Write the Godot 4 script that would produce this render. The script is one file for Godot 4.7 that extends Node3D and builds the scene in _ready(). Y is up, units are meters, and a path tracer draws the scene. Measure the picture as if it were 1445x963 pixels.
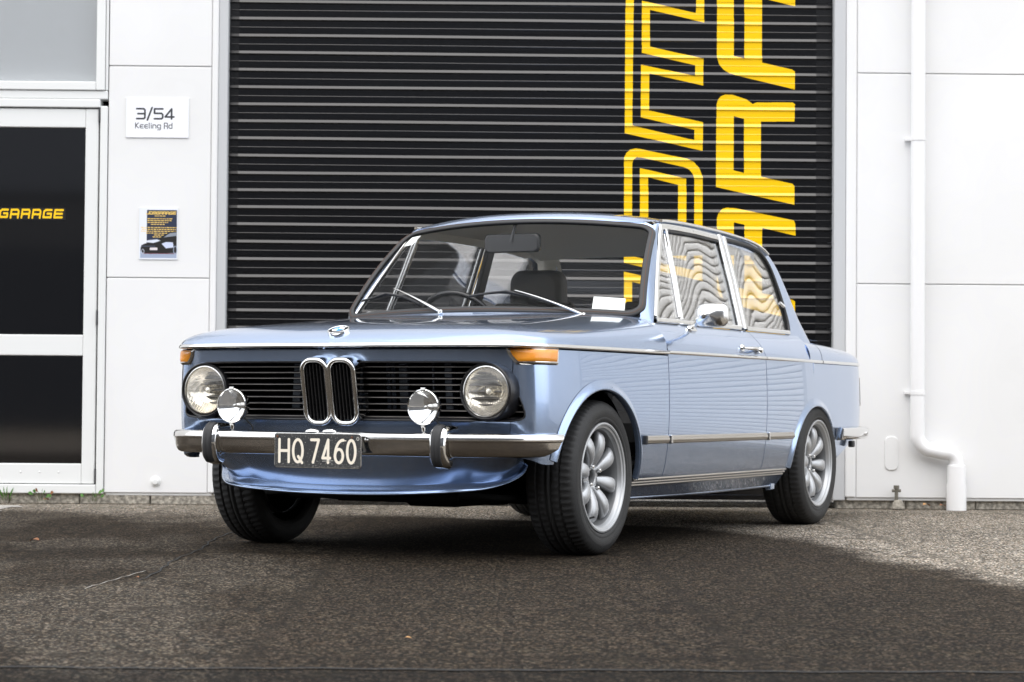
extends Node3D
# A pale blue two-door saloon from the seventies parked in front of a white workshop with a black roller door.
# Car space: x = towards the car's left, y = up, z = forwards, origin on the ground under the front axle.

const WALL_Z := -12.4
const CAR_AT := Vector3(-0.21995, 0.0, -8.6165)
const CAR_TURN := -0.47416

var mats := {}
var rng := RandomNumberGenerator.new()

class MB:
	var v := PackedVector3Array()
	var n := PackedVector3Array()
	var uv := PackedVector2Array()
	var col := PackedColorArray()
	var idx := PackedInt32Array()
	var use_col := false
	func vert(p: Vector3, nn: Vector3, t := Vector2.ZERO, c := Color.WHITE) -> int:
		v.append(p); n.append(nn); uv.append(t); col.append(c)
		return v.size() - 1
	func tri(a: int, b: int, c: int) -> void:
		var g := (v[b] - v[a]).cross(v[c] - v[a])
		if g.length_squared() < 1e-18:
			return
		if g.dot(n[a] + n[b] + n[c]) > 0.0:
			idx.append(a); idx.append(c); idx.append(b)
		else:
			idx.append(a); idx.append(b); idx.append(c)
	func quad(a: Vector3, b: Vector3, c: Vector3, d: Vector3, uvr = null) -> void:
		var nn := (c - a).cross(d - b).normalized()
		var t = [Vector2(0, 1), Vector2(1, 1), Vector2(1, 0), Vector2(0, 0)] if uvr == null else uvr
		var i := vert(a, nn, t[0]); vert(b, nn, t[1]); vert(c, nn, t[2]); vert(d, nn, t[3])
		tri(i, i + 1, i + 2); tri(i, i + 2, i + 3)
	func poly(pts: Array, nn: Vector3) -> void:      # a flat convex fan
		var i := v.size()
		for p in pts:
			vert(p, nn)
		for k in range(1, pts.size() - 1):
			tri(i, i + k, i + k + 1)
	func grid(rows: Array, cu := false, cv := false, uvs = null, flip := false) -> void:
		# rows[i][j]; cu closes over i, cv closes over j; smooth normals from the neighbours
		var nu := rows.size()
		var nv: int = rows[0].size()
		var base := v.size()
		for i in nu:
			for j in nv:
				var i0 := i - 1; var i1 := i + 1; var j0 := j - 1; var j1 := j + 1
				if cu: i0 = (i0 + nu) % nu; i1 = i1 % nu
				else: i0 = maxi(i0, 0); i1 = mini(i1, nu - 1)
				if cv: j0 = (j0 + nv) % nv; j1 = j1 % nv
				else: j0 = maxi(j0, 0); j1 = mini(j1, nv - 1)
				var du: Vector3 = rows[i1][j] - rows[i0][j]
				var dv: Vector3 = rows[i][j1] - rows[i][j0]
				if dv.length_squared() < 1e-14:
					var ia := mini(i + 1, nu - 1) if i < nu / 2 else maxi(i - 1, 0)
					dv = rows[ia][j1] - rows[ia][j0]
				if du.length_squared() < 1e-14:
					var ja := mini(j + 1, nv - 1) if j < nv / 2 else maxi(j - 1, 0)
					du = rows[i1][ja] - rows[i0][ja]
				var nn := du.cross(dv).normalized()
				if flip: nn = -nn
				if nn.length_squared() < 0.5: nn = Vector3.UP
				var t: Vector2 = uvs[i][j] if uvs != null else Vector2(float(i) / maxf(nu - 1, 1), float(j) / maxf(nv - 1, 1))
				vert(rows[i][j], nn, t)
		for i in (nu if cu else nu - 1):
			for j in (nv if cv else nv - 1):
				var a := base + i * nv + j
				var b := base + ((i + 1) % nu) * nv + j
				var c := base + ((i + 1) % nu) * nv + (j + 1) % nv
				var d := base + i * nv + (j + 1) % nv
				tri(a, b, c); tri(a, c, d)
	func rewind() -> void:      # let the triangles face the way their normals do
		var old := idx
		idx = PackedInt32Array()
		for k in range(0, old.size(), 3): tri(old[k], old[k + 1], old[k + 2])
	func tube(path: Array, r, seg := 8, closed := false, caps := true, flat := 1.0, upv := Vector3.UP) -> void:
		# r: a radius or one per point; flat squeezes the section along upv
		var rows := []
		var m := path.size()
		for i in m:
			var p: Vector3 = path[i]
			var pa: Vector3 = path[(i - 1 + m) % m] if closed else path[maxi(i - 1, 0)]
			var pb: Vector3 = path[(i + 1) % m] if closed else path[mini(i + 1, m - 1)]
			var t := (pb - pa).normalized()
			var sd := t.cross(upv)
			if sd.length() < 0.05: sd = t.cross(Vector3(1, 0.01, 0.3))
			sd = sd.normalized()
			var u2 := sd.cross(t).normalized()
			var rr: float = r[i] if r is Array else r
			var row := PackedVector3Array()
			for k in seg:
				var a := TAU * k / seg
				row.append(p + sd * cos(a) * rr + u2 * sin(a) * rr * flat)
			rows.append(row)
		grid(rows, closed, true)
		if caps and not closed:
			poly(Array(rows[0]), (path[0] - path[1]).normalized())
			poly(Array(rows[m - 1]), (path[m - 1] - path[m - 2]).normalized())
	func lathe(prof: Array, seg := 32, xf := Transform3D(), a0 := 0.0, a1 := TAU) -> void:
		# prof: Vector2(radius, along x); a profile is split where it turns by more than 35 degrees
		var runs := [[prof[0]]]
		for i in range(1, prof.size()):
			runs[-1].append(prof[i])
			if i < prof.size() - 1:
				var d0: Vector2 = (prof[i] - prof[i - 1]).normalized()
				var d1: Vector2 = (prof[i + 1] - prof[i]).normalized()
				if d0.dot(d1) < 0.82: runs.append([prof[i]])
		var full := absf(a1 - a0 - TAU) < 1e-4
		for run in runs:
			var rows := []
			for k in (seg if full else seg + 1):
				var a := a0 + (a1 - a0) * k / seg
				var row := PackedVector3Array()
				for p in run:
					row.append(xf * Vector3(p.y, p.x * cos(a), p.x * sin(a)))
				rows.append(row)
			grid(rows, full, false)
	func box(c: Vector3, h: Vector3, r := 0.0, b := Basis()) -> void:
		if r <= 0.0: r = minf(h.x, minf(h.y, h.z)) * 0.12
		var k := [h.x - r, h.y - r, h.z - r]
		var hh := [h.x, h.y, h.z]
		var at := func(x: float, y: float, z: float) -> Vector3: return c + b * Vector3(x, y, z)
		for ax in 3:
			var u := (ax + 1) % 3; var w := (ax + 2) % 3
			for s in [-1.0, 1.0]:
				var q := []
				for o in [[-1, -1], [1, -1], [1, 1], [-1, 1]]:
					var e := [0.0, 0.0, 0.0]; e[ax] = s * hh[ax]; e[u] = o[0] * k[u]; e[w] = o[1] * k[w]
					q.append(at.call(e[0], e[1], e[2]))
				var nn := Vector3.ZERO; nn[ax] = s
				poly(q, b * nn)
			for su in [-1.0, 1.0]:
				for sw in [-1.0, 1.0]:      # the bevel along axis ax
					var q := []
					for o in [[-1, 0], [1, 0], [1, 1], [-1, 1]]:
						var e := [0.0, 0.0, 0.0]; e[ax] = o[0] * k[ax]
						e[u] = su * (hh[u] if o[1] == 0 else k[u]); e[w] = sw * (k[w] if o[1] == 0 else hh[w])
						q.append(at.call(e[0], e[1], e[2]))
					var nn := Vector3.ZERO; nn[u] = su; nn[w] = sw
					poly(q, (b * nn).normalized())
		for sx in [-1.0, 1.0]:
			for sy in [-1.0, 1.0]:
				for sz in [-1.0, 1.0]:
					poly([at.call(sx * hh[0], sy * k[1], sz * k[2]), at.call(sx * k[0], sy * hh[1], sz * k[2]), at.call(sx * k[0], sy * k[1], sz * hh[2])], (b * Vector3(sx, sy, sz)).normalized())
	func sweep(path: Array, prof: Array, closed_prof := true, closed_path := false, caps := true) -> void:
		# path: [point, outward, up]; prof: Vector2(out, up)
		var rows := []
		for p in path:
			var row := PackedVector3Array()
			for q in prof:
				row.append(p[0] + p[1] * q.x + p[2] * q.y)
			rows.append(row)
		grid(rows, closed_path, closed_prof)
		if caps and closed_prof and not closed_path:
			poly(Array(rows[0]), (path[0][0] - path[1][0]).normalized())
			poly(Array(rows[-1]), (path[-1][0] - path[-2][0]).normalized())
	func mesh(m: Material, old: ArrayMesh = null) -> ArrayMesh:
		var am := ArrayMesh.new() if old == null else old
		var arr := []
		arr.resize(Mesh.ARRAY_MAX)
		arr[Mesh.ARRAY_VERTEX] = v; arr[Mesh.ARRAY_NORMAL] = n; arr[Mesh.ARRAY_TEX_UV] = uv; arr[Mesh.ARRAY_INDEX] = idx
		if use_col: arr[Mesh.ARRAY_COLOR] = col
		am.add_surface_from_arrays(Mesh.PRIMITIVE_TRIANGLES, arr)
		am.surface_set_material(am.get_surface_count() - 1, m)
		return am

# ---------------------------------------------------------------- naming
func part(called: String, mesh: Mesh, parent: Node, at := Transform3D()) -> MeshInstance3D:
	var o := MeshInstance3D.new()
	o.name = numbered(called, parent)
	o.mesh = mesh
	o.transform = at
	parent.add_child(o, true)
	return o

func numbered(called: String, parent: Node) -> String:
	if not parent.has_node(NodePath(called)): return called
	var k := 1
	while parent.has_node(NodePath("%s_%03d" % [called, k])): k += 1
	return "%s_%03d" % [called, k]

func thing(called: String, label: String, category: String, at := Vector3.ZERO, turn := 0.0, group := "") -> Node3D:
	var o := Node3D.new()
	o.name = numbered(called, self)
	add_child(o, true)
	o.position = at
	o.rotation.y = turn
	tag(o, label, category, group)
	return o

func tag(o: Node, label: String, category: String, group := "") -> void:
	o.set_meta("label", label)
	o.set_meta("category", category)
	if group: o.set_meta("group", group)

# ---------------------------------------------------------------- maths
func V(x: float, y: float, l: float) -> Vector3: return Vector3(l, y, x)      # x forwards, l to the car's left

func spline(pts: Array, x: float) -> float:      # pts: Vector2 sorted by x, monotone-ish Hermite
	var m := pts.size()
	if x <= pts[0].x: return pts[0].y
	if x >= pts[m - 1].x: return pts[m - 1].y
	var i := 0
	while x > pts[i + 1].x: i += 1
	var d := []
	for k in [i, i + 1]:
		if k == 0: d.append((pts[1].y - pts[0].y) / (pts[1].x - pts[0].x))
		elif k == m - 1: d.append((pts[k].y - pts[k - 1].y) / (pts[k].x - pts[k - 1].x))
		else: d.append((pts[k + 1].y - pts[k - 1].y) / (pts[k + 1].x - pts[k - 1].x))
	var h: float = pts[i + 1].x - pts[i].x
	var t: float = (x - pts[i].x) / h
	var t2 := t * t; var t3 := t2 * t
	return pts[i].y * (2 * t3 - 3 * t2 + 1) + d[0] * h * (t3 - 2 * t2 + t) + pts[i + 1].y * (3 * t2 - 2 * t3) + d[1] * h * (t3 - t2)

func catmull(pts: Array, per := 8, closed := false) -> Array:
	var out := []
	var m := pts.size()
	for i in (m if closed else m - 1):
		var p0 = pts[(i - 1 + m) % m] if closed else pts[maxi(i - 1, 0)]
		var p1 = pts[i]
		var p2 = pts[(i + 1) % m]
		var p3 = pts[(i + 2) % m] if closed else pts[mini(i + 2, m - 1)]
		for k in per:
			var t := float(k) / per
			out.append(0.5 * ((2.0 * p1) + (p2 - p0) * t + (2.0 * p0 - 5.0 * p1 + 4.0 * p2 - p3) * t * t + (3.0 * p1 - p0 - 3.0 * p2 + p3) * t * t * t))
	if not closed: out.append(pts[m - 1])
	return out

func lin(a: float, b: float, m: int) -> Array:
	var o := []
	for i in m + 1: o.append(a + (b - a) * i / m)
	return o

func rounded(w: float, h: float, r: float, per := 6) -> Array:      # Vector2 outline of a rounded rectangle, half sizes
	var o := []
	for c in [[1, 1, 0.0], [-1, 1, PI / 2], [-1, -1, PI], [1, -1, PI * 1.5]]:
		for k in per + 1:
			var a: float = c[2] + PI / 2 * k / per
			o.append(Vector2(c[0] * (w - r) + cos(a) * r, c[1] * (h - r) + sin(a) * r))
	return o

func _ready() -> void:
	rng.seed = 7
	var cam := Camera3D.new()
	cam.name = "camera"
	add_child(cam)
	cam.near = 0.05
	cam.far = 900.0
	cam.position = Vector3(0, 0.56711, 0)
	cam.rotation = Vector3(0.0273214, -0.0155842, 0.0074453)
	var lens := CameraAttributesPhysical.new()
	lens.frustum_focal_length = 78.2
	lens.frustum_focus_distance = 8.15
	lens.exposure_aperture = 8.0
	cam.attributes = lens
	cam.fov = rad_to_deg(2.0 * atan(481.5 / 3139.72))
	cam.current = true
	var we := WorldEnvironment.new()
	we.name = "environment"
	var env := Environment.new()
	env.background_mode = Environment.BG_SKY
	var sky := Sky.new()
	var sm := ProceduralSkyMaterial.new()
	sm.sky_top_color = Color(0.935, 0.953, 0.985)
	sm.sky_horizon_color = Color(0.935, 0.95, 0.97)
	sm.sky_curve = 0.2
	sm.ground_bottom_color = Color(0.12, 0.11, 0.10)
	sm.ground_horizon_color = Color(0.35, 0.35, 0.35)
	sm.sun_angle_max = 1.0
	sm.sky_cover = cloud_cover()
	sm.sky_cover_modulate = Color(1, 1, 1, 0.35)
	sky.sky_material = sm
	env.sky = sky
	env.tonemap_mode = Environment.TONE_MAPPER_LINEAR
	env.tonemap_exposure = 2.25
	env.sdfgi_enabled = true
	env.ssao_enabled = true
	env.ssil_enabled = true
	we.environment = env
	add_child(we)
	var sun := DirectionalLight3D.new()
	sun.name = "sun"
	sun.light_energy = 0.2
	sun.light_angular_distance = 60.0
	sun.light_color = Color(1.0, 0.95, 0.89)
	sun.shadow_enabled = true
	sun.sky_mode = DirectionalLight3D.SKY_MODE_LIGHT_ONLY
	sun.rotation_degrees = Vector3(-58, -24, 0)
	add_child(sun)
	make_materials()
	build_ground()
	build_workshop()
	build_surroundings()
	build_car()
	build_growth()

func cloud_cover() -> ImageTexture:
	var f := FastNoiseLite.new()
	f.noise_type = FastNoiseLite.TYPE_SIMPLEX_SMOOTH
	f.frequency = 1.3
	f.fractal_octaves = 5
	f.seed = 14
	var im := Image.create(512, 256, false, Image.FORMAT_RGBA8)
	for y in 256:
		for x in 512:
			var th := PI * (y + 0.5) / 256.0
			var ph := TAU * (x + 0.5) / 512.0
			var k := 0.5 + 0.75 * f.get_noise_3d(sin(th) * cos(ph), cos(th) * 1.6, sin(th) * sin(ph))
			k = clampf(k, 0.0, 1.0)
			im.set_pixel(x, y, Color(1, 1, 1, k))
	return ImageTexture.create_from_image(im)

# ---------------------------------------------------------------- materials
func mat(called: String, c: Color, rough: float, metal := 0.0, spec := 0.5) -> StandardMaterial3D:
	var m := StandardMaterial3D.new()
	m.resource_name = called
	m.albedo_color = c.linear_to_srgb()
	m.roughness = rough
	m.metallic = metal
	m.metallic_specular = spec
	m.cull_mode = BaseMaterial3D.CULL_DISABLED
	mats[called] = m
	return m

func noise_tex(freq: float, kind: int, octaves: int, size: int, a: Color, b: Color, normal := false, bump := 4.0, sd := 1) -> NoiseTexture2D:
	var f := FastNoiseLite.new()
	f.noise_type = kind
	f.frequency = freq
	f.fractal_octaves = octaves
	f.seed = sd
	var t := NoiseTexture2D.new()
	t.width = size; t.height = size
	t.seamless = true
	t.noise = f
	if normal:
		t.as_normal_map = true
		t.bump_strength = bump
	else:
		var g := Gradient.new()
		g.set_color(0, a); g.set_color(1, b)
		t.color_ramp = g
	return t

func pane(called: String, tint: Color, alpha: float, metal := 0.0) -> StandardMaterial3D:
	var m := mat(called, tint, 0.0, metal)
	m.transparency = BaseMaterial3D.TRANSPARENCY_ALPHA
	m.albedo_color.a = alpha
	return m

func make_materials() -> void:
	var m: StandardMaterial3D
	m = mat("paint", Color(0.33, 0.435, 0.635), 0.22, 0.85)
	m.clearcoat_enabled = true; m.clearcoat = 1.0; m.clearcoat_roughness = 0.015
	m.normal_enabled = true
	m.normal_texture = noise_tex(0.006, FastNoiseLite.TYPE_SIMPLEX_SMOOTH, 1, 512, Color.BLACK, Color.WHITE, true, 1.2, 5)
	m.normal_scale = 0.2
	m.uv1_triplanar = true; m.uv1_scale = Vector3(1.1, 3.0, 1.1)
	mat("chrome", Color(0.80, 0.80, 0.79), 0.06, 1.0)
	m = mat("old_chrome", Color(0.72, 0.71, 0.69), 0.1, 1.0)
	m.roughness_texture = noise_tex(0.05, FastNoiseLite.TYPE_SIMPLEX_SMOOTH, 4, 512, Color(0.5, 0.5, 0.5), Color(1, 1, 1), false, 1.0, 9)
	m.roughness = 0.2
	m.uv1_triplanar = true; m.uv1_scale = Vector3(3, 3, 3)
	mat("satin_chrome", Color(0.80, 0.80, 0.79), 0.22, 1.0)
	mat("trim_metal", Color(0.66, 0.65, 0.63), 0.24, 1.0)
	mat("strip_metal", Color(0.50, 0.47, 0.43), 0.3, 1.0)
	mat("black_plastic", Color(0.012, 0.012, 0.013), 0.25)
	mat("grille_black", Color(0.012, 0.012, 0.014), 0.3)
	mat("slat_edge", Color(0.16, 0.15, 0.14), 0.3, 0.7)
	m = mat("rubber", Color(0.018, 0.018, 0.019), 0.55)
	m = mat("tyre_rubber", Color(0.017, 0.017, 0.017), 0.62)
	m.heightmap_enabled = true
	m.heightmap_texture = noise_tex(0.06, FastNoiseLite.TYPE_SIMPLEX_SMOOTH, 4, 512, Color.BLACK, Color.WHITE, false, 1.0, 3)
	m.heightmap_scale = 0.12
	m.uv1_triplanar = true; m.uv1_scale = Vector3(8, 8, 8)
	mat("seal", Color(0.014, 0.0135, 0.014), 0.45)
	m = mat("alloy", Color(0.48, 0.49, 0.50), 0.4, 0.6)
	mat("barrel_grey", Color(0.26, 0.265, 0.27), 0.5, 0.5)
	mat("brake", Color(0.16, 0.15, 0.14), 0.45, 0.8)
	mat("dark", Color(0.005, 0.005, 0.006), 0.95, 0.0, 0.05)
	mat("engine_blue", Color(0.05, 0.07, 0.11), 0.4)
	mat("underbody", Color(0.010, 0.010, 0.010), 0.85, 0.0, 0.2)
	mat("rust", Color(0.12, 0.05, 0.025), 0.85)
	pane("windscreen_glass", Color(0.2, 0.24, 0.23), 0.006)
	pane("side_glass", Color(0.3, 0.3, 0.3), 0.01)
	mats.windscreen_glass.metallic_specular = 0.17
	m = pane("lamp_glass", Color(0.9, 0.9, 0.88), 0.03)
	mat("reflector", Color(0.90, 0.85, 0.74), 0.26, 0.8)
	mat("fog_reflector", Color(0.9, 0.9, 0.89), 0.05, 1.0)
	m = mat("amber", Color(0.85, 0.30, 0.006), 0.12)
	m.subsurf_scatter_enabled = true; m.subsurf_scatter_strength = 0.1
	m.clearcoat_enabled = true
	mat("amber_dark", Color(0.38, 0.10, 0.008), 0.2)
	mat("seat_black", Color(0.012, 0.012, 0.013), 0.6)
	mat("headliner", Color(0.58, 0.55, 0.46), 0.8)
	mat("sticker", Color(0.72, 0.75, 0.72), 0.5)
	mat("enamel_white", Color(0.8, 0.8, 0.8), 0.5, 0.0, 0.15)
	mat("enamel_blue", Color(0.06, 0.28, 0.66), 0.5, 0.0, 0.15)
	mat("enamel_black", Color(0.012, 0.012, 0.014), 0.5, 0.0, 0.15)
	# the place
	m = mat("wall_white", Color(0.81, 0.81, 0.81), 0.5)
	m.albedo_texture = noise_tex(0.004, FastNoiseLite.TYPE_SIMPLEX_SMOOTH, 4, 512, Color(0.965, 0.965, 0.96), Color(1, 1, 1), false, 1.0, 21)
	m.uv1_triplanar = true; m.uv1_world_triplanar = true; m.uv1_scale = Vector3(0.35, 0.35, 0.35)
	mat("joint", Color(0.74, 0.74, 0.73), 0.8)
	mat("pipe_white", Color(0.81, 0.81, 0.81), 0.35)
	mat("frame_white", Color(0.77, 0.78, 0.77), 0.35)
	mat("jamb_grey", Color(0.52, 0.53, 0.54), 0.45)
	mat("gasket", Color(0.03, 0.032, 0.038), 0.6)
	mat("door_glass", Color(0.15, 0.15, 0.155), 0.05, 1.0)
	mat("groove", Color(0.40, 0.39, 0.37), 0.8)
	mat("reflection_panel", Color(0.42, 0.44, 0.455), 0.7)
	m = mat("concrete", Color(0.62, 0.57, 0.48), 0.9)
	m.albedo_texture = noise_tex(0.03, FastNoiseLite.TYPE_SIMPLEX_SMOOTH, 5, 512, Color(0.5, 0.5, 0.5), Color(1, 1, 1), false, 1.0, 31)
	m.uv1_triplanar = true; m.uv1_scale = Vector3(2, 2, 2)
	m.heightmap_enabled = true; m.heightmap_scale = 0.4
	m.heightmap_texture = noise_tex(0.05, FastNoiseLite.TYPE_SIMPLEX_SMOOTH, 5, 512, Color.BLACK, Color.WHITE, false, 1.0, 33)
	mat("neighbour_white", Color(0.86, 0.85, 0.82), 0.6, 0.0, 0.2)
	mat("cladding", Color(0.085, 0.09, 0.10), 0.6)
	mat("dark_cladding", Color(0.060, 0.060, 0.062), 0.6)
	mat("fascia", Color(0.12, 0.12, 0.13), 0.6)
	mat("leaf_green", Color(0.075, 0.19, 0.03), 0.55)
	mat("leaf_brown", Color(0.20, 0.075, 0.025), 0.7)
	mat("leaf_tan", Color(0.42, 0.22, 0.08), 0.7)
	mat("stem", Color(0.10, 0.14, 0.04), 0.6)
	mat("old_steel", Color(0.17, 0.16, 0.13), 0.6, 0.4)
	m = mat("line_paint", Color(0.42, 0.40, 0.37), 0.85)
	m = mat("asphalt", Color(1, 1, 1), 0.9, 0.0, 0.22)
	m.vertex_color_use_as_albedo = true
	m.albedo_texture = asphalt_texture()
	m.uv1_triplanar = true; m.uv1_world_triplanar = true; m.uv1_scale = Vector3(0.9, 0.9, 0.9)
	m.heightmap_enabled = true; m.heightmap_scale = 0.3
	m.heightmap_texture = noise_tex(0.075, FastNoiseLite.TYPE_CELLULAR, 2, 1024, Color.BLACK, Color.WHITE, false, 1.0, 41)
	mat("crack", Color(0.006, 0.006, 0.006), 0.9)

func asphalt_texture() -> ImageTexture:
	var f := FastNoiseLite.new()
	f.noise_type = FastNoiseLite.TYPE_CELLULAR
	f.cellular_return_type = FastNoiseLite.RETURN_CELL_VALUE
	f.frequency = 0.175
	f.seed = 3
	f.fractal_type = FastNoiseLite.FRACTAL_NONE
	var a := f.get_seamless_image(1024, 1024, false, false)
	var g := FastNoiseLite.new()
	g.noise_type = FastNoiseLite.TYPE_SIMPLEX_SMOOTH
	g.frequency = 0.012
	g.fractal_octaves = 5
	g.seed = 8
	var b := g.get_seamless_image(1024, 1024, false, false)
	var da := a.get_data(); var db := b.get_data()
	var out := PackedByteArray()
	out.resize(1024 * 1024 * 3)
	for i in 1024 * 1024:
		var c := da[i] / 255.0
		var k := 0.17 + 0.50 * c
		if c > 0.78: k += 0.50 * (c - 0.78) / 0.22
		k *= 0.78 + 0.44 * db[i] / 255.0
		var w := 0.035 * sin(c * 91.0)
		out[i * 3] = int(clampf(k + w, 0.0, 1.0) * 255.0)
		out[i * 3 + 1] = int(clampf(k, 0.0, 1.0) * 255.0)
		out[i * 3 + 2] = int(clampf(k - w - 0.01, 0.0, 1.0) * 255.0)
	return ImageTexture.create_from_image(Image.create_from_data(1024, 1024, false, Image.FORMAT_RGB8, out))

# ---------------------------------------------------------------- flat print: strokes and filled outlines drawn into a picture
func draw_stroke(im: Image, pts: Array, width: float, c: Color) -> void:
	for k in pts.size() - 1:
		var a: Vector2 = pts[k]; var b: Vector2 = pts[k + 1]
		var r := width / 2.0
		var x0 := maxi(0, int(minf(a.x, b.x) - r - 2)); var x1 := mini(im.get_width() - 1, int(maxf(a.x, b.x) + r + 2))
		var y0 := maxi(0, int(minf(a.y, b.y) - r - 2)); var y1 := mini(im.get_height() - 1, int(maxf(a.y, b.y) + r + 2))
		var ab := b - a
		var l2 := maxf(ab.length_squared(), 1e-6)
		for y in range(y0, y1 + 1):
			for x in range(x0, x1 + 1):
				var p := Vector2(x + 0.5, y + 0.5)
				var t := clampf((p - a).dot(ab) / l2, 0.0, 1.0)
				var cov := clampf(r - (p - a - ab * t).length() + 0.5, 0.0, 1.0)
				if cov > 0.0:
					im.set_pixel(x, y, im.get_pixel(x, y).lerp(c, cov))

func fill_outline(im: Image, loops: Array, c: Color) -> void:      # even-odd scanline fill
	for y in im.get_height():
		var xs := []
		for pts in loops:
			for k in pts.size():
				var a: Vector2 = pts[k]; var b: Vector2 = pts[(k + 1) % pts.size()]
				var yy := y + 0.5
				if (a.y <= yy) != (b.y <= yy):
					xs.append(a.x + (b.x - a.x) * (yy - a.y) / (b.y - a.y))
		xs.sort()
		for k in range(0, xs.size() - 1, 2):
			var x0 := clampi(int(round(xs[k])), 0, im.get_width()); var x1 := clampi(int(round(xs[k + 1])), 0, im.get_width())
			if x1 > x0: im.fill_rect(Rect2i(x0, y, x1 - x0, 1), c)

func arc(c: Vector2, rx: float, ry: float, a0: float, a1: float, m := 10) -> Array:
	var o := []
	for k in m + 1:
		var a := deg_to_rad(a0 + (a1 - a0) * k / m)
		o.append(c + Vector2(cos(a) * rx, sin(a) * ry))
	return o

func glyph(ch: String) -> Array:      # strokes in a box 0..1 wide, 0..1 high (y down)
	match ch:
		"H": return [[Vector2(0, 0), Vector2(0, 1)], [Vector2(1, 0), Vector2(1, 1)], [Vector2(0, 0.5), Vector2(1, 0.5)]]
		"Q": return [arc(Vector2(0.5, 0.5), 0.5, 0.5, 0, 360, 28), [Vector2(0.55, 0.75), Vector2(0.95, 1.03)]]
		"7": return [[Vector2(0, 0), Vector2(1, 0), Vector2(0.25, 1)]]
		"4": return [[Vector2(0.78, 1), Vector2(0.78, 0), Vector2(0, 0.8), Vector2(1.05, 0.8)]]
		"6": return [arc(Vector2(0.5, 0.70), 0.5, 0.30, 0, 360, 24), arc(Vector2(1.0, 0.72), 1.0, 0.72, 180, 272, 10)]
		"0": return [arc(Vector2(0.5, 0.5), 0.5, 0.5, 0, 360, 28)]
		"G": return [[Vector2(1, 0), Vector2(0.2, 0), Vector2(0, 0.2), Vector2(0, 1), Vector2(1, 1), Vector2(1, 0.5), Vector2(0.5, 0.5)]]
		"A": return [[Vector2(0, 1.08), Vector2(0, 0), Vector2(0.85, 0), Vector2(1, 0.2), Vector2(1, 1.08)], [Vector2(0, 0.6), Vector2(1, 0.6)]]
		"R": return [[Vector2(0, 1.08), Vector2(0, 0), Vector2(0.9, 0), Vector2(1, 0.15), Vector2(1, 0.42), Vector2(0.9, 0.56), Vector2(0, 0.56)], [Vector2(0.85, 0.56), Vector2(1, 0.7), Vector2(1, 1.08)]]
		"E": return [[Vector2(1.05, 0), Vector2(0, 0), Vector2(0, 1), Vector2(1.05, 1)], [Vector2(0, 0.5), Vector2(1, 0.5)]]
		"J": return [[Vector2(1, -0.08), Vector2(1, 1), Vector2(0, 1), Vector2(0, 0.75)]]
		"D": return [[Vector2(0, 0), Vector2(0.75, 0), Vector2(1, 0.25), Vector2(1, 1), Vector2(0, 1), Vector2(0, 0)]]
		"M": return [[Vector2(0, 1.08), Vector2(0, 0), Vector2(1, 0), Vector2(1, 1.08)], [Vector2(0.5, 0), Vector2(0.5, 1.08)]]
		"3": return [[Vector2(0, 0), Vector2(0.85, 0), Vector2(1, 0.12), Vector2(1, 0.88), Vector2(0.85, 1), Vector2(0, 1)], [Vector2(0.15, 0.5), Vector2(1, 0.5)]]
		"/": return [[Vector2(1, -0.12), Vector2(0, 1.12)]]
		"5": return [[Vector2(1, 0), Vector2(0, 0), Vector2(0, 0.45), Vector2(0.85, 0.45), Vector2(1, 0.58), Vector2(1, 0.88), Vector2(0.85, 1), Vector2(0, 1)]]
		"K": return [[Vector2(0, 0), Vector2(0, 1)], [Vector2(0.9, 0), Vector2(0.1, 0.5), Vector2(1, 1)]]
		"e": return [[Vector2(0.12, 0.66), Vector2(0.9, 0.66)], [Vector2(1, 1), Vector2(0.25, 1), Vector2(0, 0.85), Vector2(0, 0.5), Vector2(0.25, 0.34), Vector2(1, 0.34)]]
		"l": return [[Vector2(0, 0), Vector2(0, 0.85), Vector2(0.3, 1)]]
		"i": return [[Vector2(0, 0.36), Vector2(0, 1)], [Vector2(0, 0.06), Vector2(0, 0.1)]]
		"n": return [[Vector2(0, 1), Vector2(0, 0.36), Vector2(0.75, 0.36), Vector2(1, 0.5), Vector2(1, 1)]]
		"g": return [[Vector2(1, 0.36), Vector2(0.2, 0.36), Vector2(0, 0.5), Vector2(0, 0.85), Vector2(0.2, 0.97), Vector2(1, 0.97)], [Vector2(1, 0.36), Vector2(1, 1.2), Vector2(0.8, 1.32), Vector2(0.1, 1.32)]]
		"d": return [[Vector2(1, 0), Vector2(1, 1), Vector2(0.2, 1), Vector2(0, 0.85), Vector2(0, 0.5), Vector2(0.2, 0.36), Vector2(1, 0.36)]]
	return []

func write(im: Image, text: String, at: Vector2, w: float, h: float, gap: float, pen: float, c: Color, slant := 0.0, widths := {}) -> void:
	var x := at.x
	for ch in text:
		var ww: float = w * widths.get(ch, 1.0)
		for s in glyph(ch):
			var pts := []
			for p in s: pts.append(Vector2(x + p.x * ww + (1.0 - p.y) * h * slant, at.y + p.y * h))
			draw_stroke(im, pts, pen, c)
		x += ww + gap
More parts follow.
